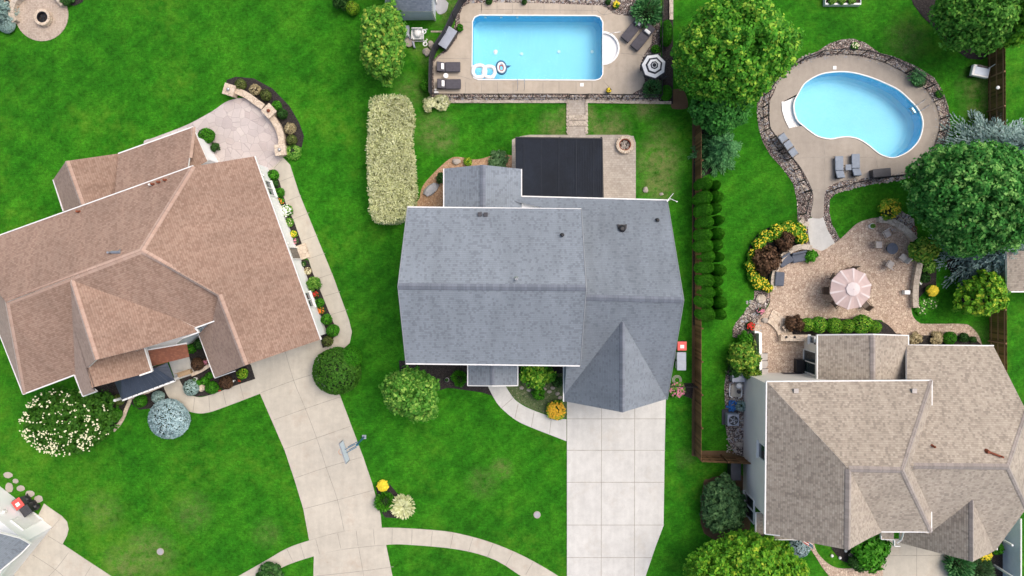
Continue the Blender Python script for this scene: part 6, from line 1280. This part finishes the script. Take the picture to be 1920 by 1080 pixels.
# fire pits
def fire_pit(x, y, r, h, label, ring, inner, base=None):
    c = P(x, y, h); root = thing('fire_pit', label, 'fire pit', (c.x, c.y, .05)); n = 22; b = MB(); w = r*.34
    for i in range(n):
        a = 2*math.pi*i/n
        for k in range(2): b.rbox(((r-w/2)*math.cos(a+k*.14), (r-w/2)*math.sin(a+k*.14), h*(.25+.5*k)), (w, 2*math.pi*(r-w/2)/n*.97, h*.48), .02, a+k*.14, seg=1)
    b.build('stone_ring', M[ring], root); MB().lathe((0,0,.0), [(r-w,.02),(r-w*1.0,h*.9),(r-w*1.25,h*.9),(r-w*1.25,.1)], 20, cap=False).build('steel_liner', M['black' if inner == 'black' else 'rust'], root)
    e = MB(); rn = random.Random(3)
    for i in range(60):
        a = rn.uniform(0,6.28); q = (r-w*1.3)*math.sqrt(rn.random())*.9; s = rn.uniform(.03,.08); e.blob((q*math.cos(a), q*math.sin(a), h*.3+rn.uniform(0,.05)), (s,s,s*.6), 1, .3, i)
    e.build('embers_bed', M[inner], root); MB().lathe((0,0,.0), [(r-w*1.2,0),(r-w*1.2,h*.3)], 16).build('ash', M['soil'], root)
    if base: MB().box((0,0,.01), (base,base,.04)).build('base_slab', M['brownmetal'] if 0 else M['paver_grey'], root)
    return root
fire_pit(79, 32, .62, .38, 'round stone fire pit in the middle of the round patio', 'stone_cream', 'black'); fire_pit(1172, 271, .66, .35, 'round stone fire pit filled with twigs beside the black canopy', 'stone_cream', 'rock_tan', 1.35)
# bins
def bin_(x, y, a, label, body, lidm, w=.6, d=.75, h=1.05, group=None, z=0):
    c = P(x, y, h); root = thing('wheelie_bin', label, 'bin', (c.x, c.y, z), R_(a), group); b = MB()
    q0 = [(-w*.4,-d*.38),(w*.4,-d*.38),(w*.4,d*.38),(-w*.4,d*.38)]; q1 = [(-w/2,-d/2),(w/2,-d/2),(w/2,d/2),(-w/2,d/2)]
    b.add([(x_,y_,.05) for x_, y_ in q0]+[(x_,y_,h-.08) for x_, y_ in q1], [(3,2,1,0),(0,1,5,4),(1,2,6,5),(2,3,7,6),(3,0,4,7),(4,5,6,7)]); b.build('body', M[body], root)
    l = MB().rbox((0,0,h-.03), (w+.05,d+.05,.09), .04).build('lid', M[lidm], root); MB().rbox((0,-d*.05,h+.02), (w*.45,d*.4,.03), .012).build('lid_panel', M['white' if lidm == 'red' else lidm], l)
    MB().tube([(-w*.4,d/2+.06,h-.05),(w*.4,d/2+.06,h-.05)], .02, 6).build('handle', M['black'], root)
    for s in (-1,1): MB().tube([(s*w*.38,d*.4,.1),(s*w*.46,d*.4,.1)], .1, 12).build('wheel', M['black'], root)
bin_(1279, 649, 0, 'red lidded bin against the grey house side', 'darkgrey', 'red', .62, .62, group='bins beside the grey house'); bin_(1278, 669, 0, 'grey bin just below the red lidded bin', 'grey', 'lid', .62, .62, group='bins beside the grey house'); bin_(1278, 686, 0, 'lower grey bin beside the grey house', 'grey', 'lid', .62, .62, group='bins beside the grey house')
bin_(33, 945, 35, 'red lidded bin beside the white garage', 'darkgrey', 'red', .7, .7); bin_(48, 958, 35, 'black bin beside the red lidded bin at the white garage', 'black', 'darkgrey', .7, .7)
bin_(1380, 884, 0, 'tall dark bin below the short brown fence', 'black', 'darkgrey', .7, 1.3, 1.2)
for k, (x, y) in enumerate(((49,936),(58,944),(66,950))): tag(MB().blob(P(x,y,.3), (.3,.28,.3), 2, .12, k).build('trash_bag', M['black']), ('left','middle','right')[k]+' shiny black trash bag behind the black bin', 'trash bag')
hr = thing('hose_reel', 'coiled hose lying by the side wall below the grey bins', 'hose', P(1269,712)); 
for k in range(3): MB().tube([((.34-.07*k)*math.cos(t), (.34-.07*k)*math.sin(t), .06+.03*k) for t in [i*math.pi/10 for i in range(20)]], .018, 5, closed=True).build('hose_coil', M['tan'], hr)
# mechanical equipment at the taupe house
c = P(1385,708,.7); root = thing('generator', 'grey home generator beside the pale shrub', 'generator', (c.x, c.y, 0)); MB().rbox((0,0,.36), (.9,.62,.7), .04).build('housing', M['grey'], root); MB().rbox((0,0,.73), (.96,.68,.05), .02).build('lid', M['lid'], root); MB().box((0,0,.03), (1.1,.8,.06)).build('pad', M['darkgrey'], root)
MB().lathe((-.28,.08,.75), [(.09,0),(.09,.03)], 12).build('cap', M['shark'], root)
c = P(1375,788,.8); root = thing('air_conditioner', 'square grey air conditioner unit with round fan', 'air conditioner', (c.x, c.y, 0)); MB().box((-.05,.08,.05), (1.15,1.15,.1)).build('pad', M['darkgrey'], root); MB().rbox((0,0,.45), (.86,.86,.75), .08, seg=3).build('housing', M['lid'], root)
MB().lathe((0,0,.82), [(.34,.0),(.34,.02)], 28).build('fan_well', M['black'], root); b = MB()
for k in range(5):
    a = k*2*math.pi/5; b.box((.16*math.cos(a), .16*math.sin(a), .85), (.26,.12,.012), a, tilt=(.4,'X'))
b.build('fan_blades', M['grey'], root); b = MB()
for rr in (.12,.22,.34): b.tube([(rr*math.cos(t), rr*math.sin(t), .875) for t in [i*math.pi/12 for i in range(24)]], .008, 4, closed=True)
b.build('fan_grille', M['steel'], root)
tag(MB().poly([(p.x,p.y) for p in PW([(1371,722),(1388,722),(1388,744),(1370,744)])], .02, .08).build('equipment_pad', M['conc_warm']), 'square concrete pad between generator and blue tarp', 'pad')
pp = thing('pool_plumbing', 'white pipes and filter valves round the concrete pad', 'pipes', P(1378,735)); o = pp.location.copy()
for q in ([(1369,719,.1),(1368,730,.12),(1368,742,.12),(1373,746,.12)],[(1389,720,.2),(1391,732,.15),(1390,744,.15),(1384,747,.15)],[(1383,722,.4),(1390,722,.4)]): MB().tube([P(*t)-o for t in q], .05, 8).build('pipe', M['white'], pp, smooth=True)
MB().lathe(P(1386,723,.4)-o-Vector((0,0,.35)), [(.2,0),(.22,.4),(.1,.5)], 16).build('filter_tank', M['white'], pp); MB().lathe(P(1386,735,.3)-o-Vector((0,0,.3)), [(.12,0),(.14,.3),(.05,.36)], 12).build('pump', M['darkgrey'], pp)
b = MB(); rn = random.Random(8)
for i in range(26): p = P(1366+rn.uniform(0,17), 752+rn.uniform(0,18), .15); b.rbox(p, (rn.uniform(.1,.4), rn.uniform(.05,.2), rn.uniform(.03,.12)), .02, rn.uniform(0,3), seg=1, tilt=(rn.uniform(-.5,.5),'X'))
tag(b.build('blue_tarp', M['blue']), 'crumpled blue tarp between the concrete pad and the air conditioner', 'tarp')
shrub('loose','L_blue',1390,762,10,.5,'small blue green shrub between the tarp and the wall')
# lower patio
for (x, y, L, W, hh, lb) in ((1501,687,.62,1.0,.5,'black square fire box beside the french doors'),(1437,709,.95,.42,.4,'flat black bench at the top of the siding wall')): tag(MB().rbox(P(x,y,hh)-Vector((0,0,hh/2)), (L,W,hh), .03).build('patio_box', M['black']), lb, 'patio box')
c = P(1490,708,.9); root = thing('grill', 'covered black grill below the fire box', 'grill', (c.x, c.y, .05)); MB().rbox((0,0,.4), (1.6,.5,.8), .08).build('cover', M['darkgrey'], root); MB().rbox((0,0,.88), (1.0,.42,.22), .1, seg=3).build('hood', M['black'], root)
tag(MB().rbox(P(1699,548,.25), (.42,.32,.4), .04).build('cooler', M['white']), 'small white cooler by the right seat wall', 'cooler')
tag(MB().box(P(1475,614,.5), (.5,.42,.1), .6).build('stone_slab', M['stone_cream']), 'tilted flat stone slab by the purple brown shrub', 'stone')
tag(MB().tube([P(1715,429,.3)+Vector((.18*math.cos(t), .18*math.sin(t), 0)) for t in [i*math.pi/8 for i in range(16)]], .03, 6, closed=True).build('garden_ring', M['rust']), 'small ring ornament between the rocks and the big tree', 'ornament')
# porch bench of the brown house
c = P(346,700,.45); root = thing('porch_bench', 'cream wooden bench on the porch slab', 'bench', (c.x, c.y, .1), R_(18)); MB().box((0,0,.43), (1.0,.36,.05)).build('seat', M['stain'], root); MB().box((0,.18,.62), (1.0,.05,.35)).build('backrest', M['stain'], root)
for s in (-1,1): MB().box((s*.45,0,.21), (.06,.34,.42)).build('leg', M['stain'], root)
# basketball hoop
c = P(683,819); root = thing('basketball_hoop', 'basketball hoop on an arm leaning over the left driveway', 'basketball hoop', (c.x, c.y, 0)); tp = P(650,846,3.3); d = Vector((tp.x-c.x, tp.y-c.y, 0)); d = Vector(d).normalized(); ang = math.atan2(d.y, d.x); bx = P(646,847,3.1)-c; bx.z = 0; L = bx.length
MB().tube([(0,0,0),(0,0,2.4)], .07, 10).build('pole', M['shark'], root); MB().box((0,0,.04), (.3,.3,.08)).build('base', M['lid'], root)
for z in (2.4, 3.1):
    for s in (-.12,.12): MB().tube([Vector((0,0,z-.5))+Vector((-d.y,d.x,0))*s, Vector((d.x*(L-.1), d.y*(L-.1), z))+Vector((-d.y,d.x,0))*s], .028, 6).build('arm', M['shark'], root)
e = Vector((math.cos(R_(-72)), math.sin(R_(-72)), 0)); bc = Vector((d.x*L, d.y*L, 3.15)); dn = d*1.0; aa = math.atan2(-d.x, d.y) if 0 else R_(-72)
MB().box(bc, (1.5,.03,.95), aa).build('backboard', M['panel_blue'], root)
fr = MB()
for z in (-.48,.48): fr.box(bc+Vector((0,0,z)), (1.55,.06,.05), aa)
for s in (-.75,.75): fr.box(bc+e*s, (.05,.06,1.0), aa)
fr.build('backboard_frame', M['grey'], root); rc = bc+Vector((-e.y*-1*-.0, 0, -.3)); nrm = Vector((e.y, -e.x, 0)); nrm = nrm if nrm.dot(d) > 0 else -nrm
MB().tube([rc+nrm*.28+Vector((.22*math.cos(t), .22*math.sin(t), 0)) for t in [i*math.pi/10 for i in range(20)]], .012, 5, closed=True).build('rim', M['orange'], root)
# covers in the lawn, stones
for x, y, lb in ((301,1034,'round grey utility cover in the yellowish left lawn'),(1007,965,'round tan utility cover in the middle front lawn')):
    root = thing('utility_cover', lb, 'utility cover', P(x,y)); MB().lathe((0,0,0), [(.27,0),(.27,.05),(.25,.06),(.22,.06),(.22,.04)], 22).build('rim', M['rock_tan'], root); MB().lathe((0,0,.03), [(.21,0),(.21,.02)], 20).build('lid', M['rock'], root)
for k, (x, y, a, b_) in enumerate(((15,891,9,6),(29,902,6,5),(17,914,8,10),(39,916,8,6),(56,926,9,7),(72,936,9,7))):
    tag(MB().blob(P(x,y,.03), (px(a),px(b_),.05), 2, .10, k).build('stepping_stone', M['rock_tan']), ORD[k]+' stepping stone from the left edge towards the bins', 'stepping stone', 'stepping stones by the white garage')
def rock(x, y, a, b_, h, label, mat='rock', rz=0, seed=1):
    root = MB().blob((0,0,h*.35), (px(a),px(b_),h*.65), 2, .16, seed).build('boulder', M[mat]); root.location = P(x,y); root.rotation_euler = (0,0,R_(rz)); tag(root, label, 'rock')
rock(808,356,17,10,.4,'large flat grey boulder in the tan mulch',rz=40); rock(856,303,8,6,.3,'small pale rock at the top of the tan mulch','rock_tan',seed=4); rock(380,727,7,7,.35,'white rock in the front bed of the brown house','stone_cream',seed=5); rock(1210,356,5,6,.2,'pale rock in the worn grass right of the paved patio','rock_tan',seed=6); rock(1240,364,4,3,.12,'tiny pale rock on the lawn near the antenna','rock_tan',seed=7)
rock(1385,833,8,5,.3,'tan rock beside the fence end at the taupe house','rock_tan',seed=8); rock(1433,600,7,5,.3,'pale stone block at the head of the curved steps','rock_tan',seed=9); rock(1426,560,10,9,.2,'flat pale stone at the top of the gravel strip','stone',seed=2)
rock(1595,1040,5,4,.2,'small rock beside the dark bed and leafy shrub','rock_tan',seed=3); rock(1607,1056,5,6,.2,'tan rock at the end of the dark bed','rock_tan',seed=13); rock(877,43,5,4,.2,'x','rock',seed=3) if 0 else None
for k, (x, y) in enumerate(((1586,1033),(1575,1046),(1560,1042))): tag(MB().blob(P(x,y,.1), (.12,.12,.1), 2, .06, k).build('white_stone', M['white']), ('upper','right','left')[k]+' round white stone in the dark bed below the gable', 'stone')
for k, (x, y) in enumerate(((978,727),(992,731),(1020,729),(1030,734),(1045,738),(1050,745),(1036,727))): rock(x, y, 4.5, 3.5, .15, ORD[k]+' pale stone from the left at the edge of the mossy gravel', 'rock_tan', seed=20+k)
tag(MB().lathe(P(441,713,0), [(.04,0),(.04,.35),(.09,.38),(.02,.46)], 10).build('path_light', M['white']), 'small white path light beside the brown shrub', 'light')
# flag
fg = thing('flag', 'small striped flag on a pole at the corner of the taupe house', 'flag', P(1508,1018)); o = fg.location.copy(); a = P(1500,1014,2.4)-o; b_ = P(1526,1030,2.6)-o
MB().tube([a, b_], .015, 6).build('pole', M['white'], fg); d = (b_-a); nn = 9; pd = Vector((.05,.42,-.35)); b = MB()
for i in range(nn):
    p = a+d*(.2+.75*i/nn); q = a+d*(.2+.75*(i+1)/nn)
    for j in range(6): f0, f1 = j/6, (j+1)/6; wv = .04*math.sin(i*.9); b.add([p+pd*f0+Vector((0,0,wv)), q+pd*f0+Vector((0,0,wv)), q+pd*f1+Vector((0,0,wv)), p+pd*f1+Vector((0,0,wv))], [(0,1,2,3)], 2 if (i > 5 and j < 3) else (j % 2))
b.build('cloth', [M['redpetal'], M['white'], M['shark']], fg)
# cart by the fence
c = P(1838,134,.5); root = thing('garden_cart', 'white garden cart leaning at the right brown fence', 'cart', (c.x, c.y, 0), R_(-12)); MB().rbox((0,0,.45), (1.25,.8,.3), .08, seg=3).build('tub', M['white'], root); MB().rbox((0.05,.02,.59), (1.0,.58,.04), .02).build('lid', M['panel_blue'], root); MB().box((.05,.33,.62), (.8,.14,.06)).build('strap', M['black'], root)
MB().tube([(.5,.3,.5),(.75,.6,.8),(.95,.55,.9)], .03, 6).build('handle', M['white'], root)
for s in (-1,1): MB().tube([(-.45,s*.42,.18),(-.45,s*.36,.18)], .18, 14).build('wheel', M['black'], root)
tag(MB().lathe(P(1869,165,1.7), [(.08,0),(.12,.08),(.12,.14),(.03,.2)], 12).build('post_light', M['white']), 'small white light on the right brown fence', 'light')
# white ornaments below the shed
c = P(783,64,.6); root = thing('garden_chair', 'white plastic garden chair with a stuffed white cushion below the shed', 'chair', (c.x, c.y, 0)); MB().rbox((0,-.02,.42), (.8,.62,.07), .03).build('seat', M['white'], root); MB().rbox((0,.32,.7), (.8,.07,.6), .03).build('backrest', M['white'], root)
MB().blob((0,.08,.62), (.3,.34,.2), 2, .1, 2).build('cushion', M['white'], root, smooth=True)
for s in (-1,1): MB().rbox((s*.42,-.02,.62), (.09,.62,.06), .02).build('armrest', M['white'], root)
for sx in (-1,1):
    for sy in (-1,1): MB().box((sx*.38,sy*.28,.2), (.05,.05,.4)).build('leg', M['white'], root)
MB().tube([(-.45,-.34,.08),(.45,-.34,.08)], .04, 6).build('front_bar', M['white'], root)
for k, (x, y, hh, lb) in enumerate(((798,57,1.4,'tall wavy white garden stake right of the white chair'),(799,78,.9,'short white garden stake with a round foot'))):
    c = P(x, y, hh/2); root = thing('garden_stake', lb, 'garden ornament', (c.x, c.y, 0)); MB().tube([(.05*math.sin(i*1.3), .30-.07*i, .1+hh*i/9) for i in range(10)], .04, 6).build('stake', M['white'], root, smooth=True); MB().tube([(.14*math.cos(t), .14*math.sin(t)-.35, .1+hh) for t in [i*math.pi/6 for i in range(12)]], .035, 6, closed=True).build('scroll', M['white'], root)
tag(MB().rbox(P(764,60,.3), (.3,.8,.5), .03).build('garden_bench', M['blue_siding']), 'grey narrow bench left of the white garden chair', 'bench')
b = MB(); [b.rbox(P(x, y, .2), (.12,.5,.3), .03, .3) for x, y in ((768,68),(776,84))]; tag(b.build('grey_crate', M['lid']), 'grey crate pieces below the white garden chair', 'crate')
tag(MB().blob(P(767,79,.15), (.42,.38,.12), 2, .1, 3).build('tree_stump', M['rock_tan']), 'round tan stump beside the white garden chair', 'stump')
tag(MB().poly([(p.x,p.y) for p in PW([(808,58),(834,58),(834,61),(808,61)])], 0, .06).build('plank_path', M['stone']), 'narrow pale plank across the grass beside the shed', 'plank')
rock(828,12,12,16,.06,'grey slab beside the shed',seed=31)
rock(808,84,6,7,.3,'pale rock outside the mesh fence upper','rock_tan',seed=32); rock(800,98,7,8,.3,'tan rock outside the mesh fence lower','rock_tan',seed=33)
for k, (x, y) in enumerate(((3,3),(14,3),(22,6))): tag(MB().box(P(x+4,y-3,.15), (1.1,.12,.05), R_(-55)).build('timber_board', M['stain']), ('left','middle','right')[k]+' cream timber board by the round patio', 'board')
# loose river stones give the gravel relief
b = MB(); rn = random.Random(12)
def ringpts():
    for a, c_ in zip(W_, W_[1:]):
        L = math.hypot(c_[0]-a[0], c_[1]-a[1])
        for i in range(int(L*1.6)):
            f = rn.random(); nx_, ny_ = -(c_[1]-a[1])/L, (c_[0]-a[0])/L; k = rn.uniform(-9, 9); yield a[0]+(c_[0]-a[0])*f+nx_*k, a[1]+(c_[1]-a[1])*f+ny_*k
pts = list(ringpts())+[(rn.uniform(815,1236), rn.uniform(180,190)) for _ in range(420)]+[(rn.uniform(1363,1396), rn.uniform(700,850)) for _ in range(260)]+[(rn.uniform(1385,1430), rn.uniform(560,620)) for _ in range(120)]+[(rn.uniform(1668,1712), rn.uniform(402,436)) for _ in range(160)]+[(rn.uniform(880,1150), rn.uniform(-5,5)) for _ in range(200)]
for k, (x, y) in enumerate(pts):
    if 1372 < x < 1400 and 555 < y < 622 and x+y < 1985: continue
    s = rn.uniform(.045, .11); b.blob(P(x, y, .02), (s, s*rn.uniform(.6,1), s*.6), 1, .2, k % 17, k % 3)
tag(b.build('river_stones', [M['stone'], M['rock_tan'], M['rock']]), 'loose pale river stones scattered on the gravel', 'stones', kind='stuff')
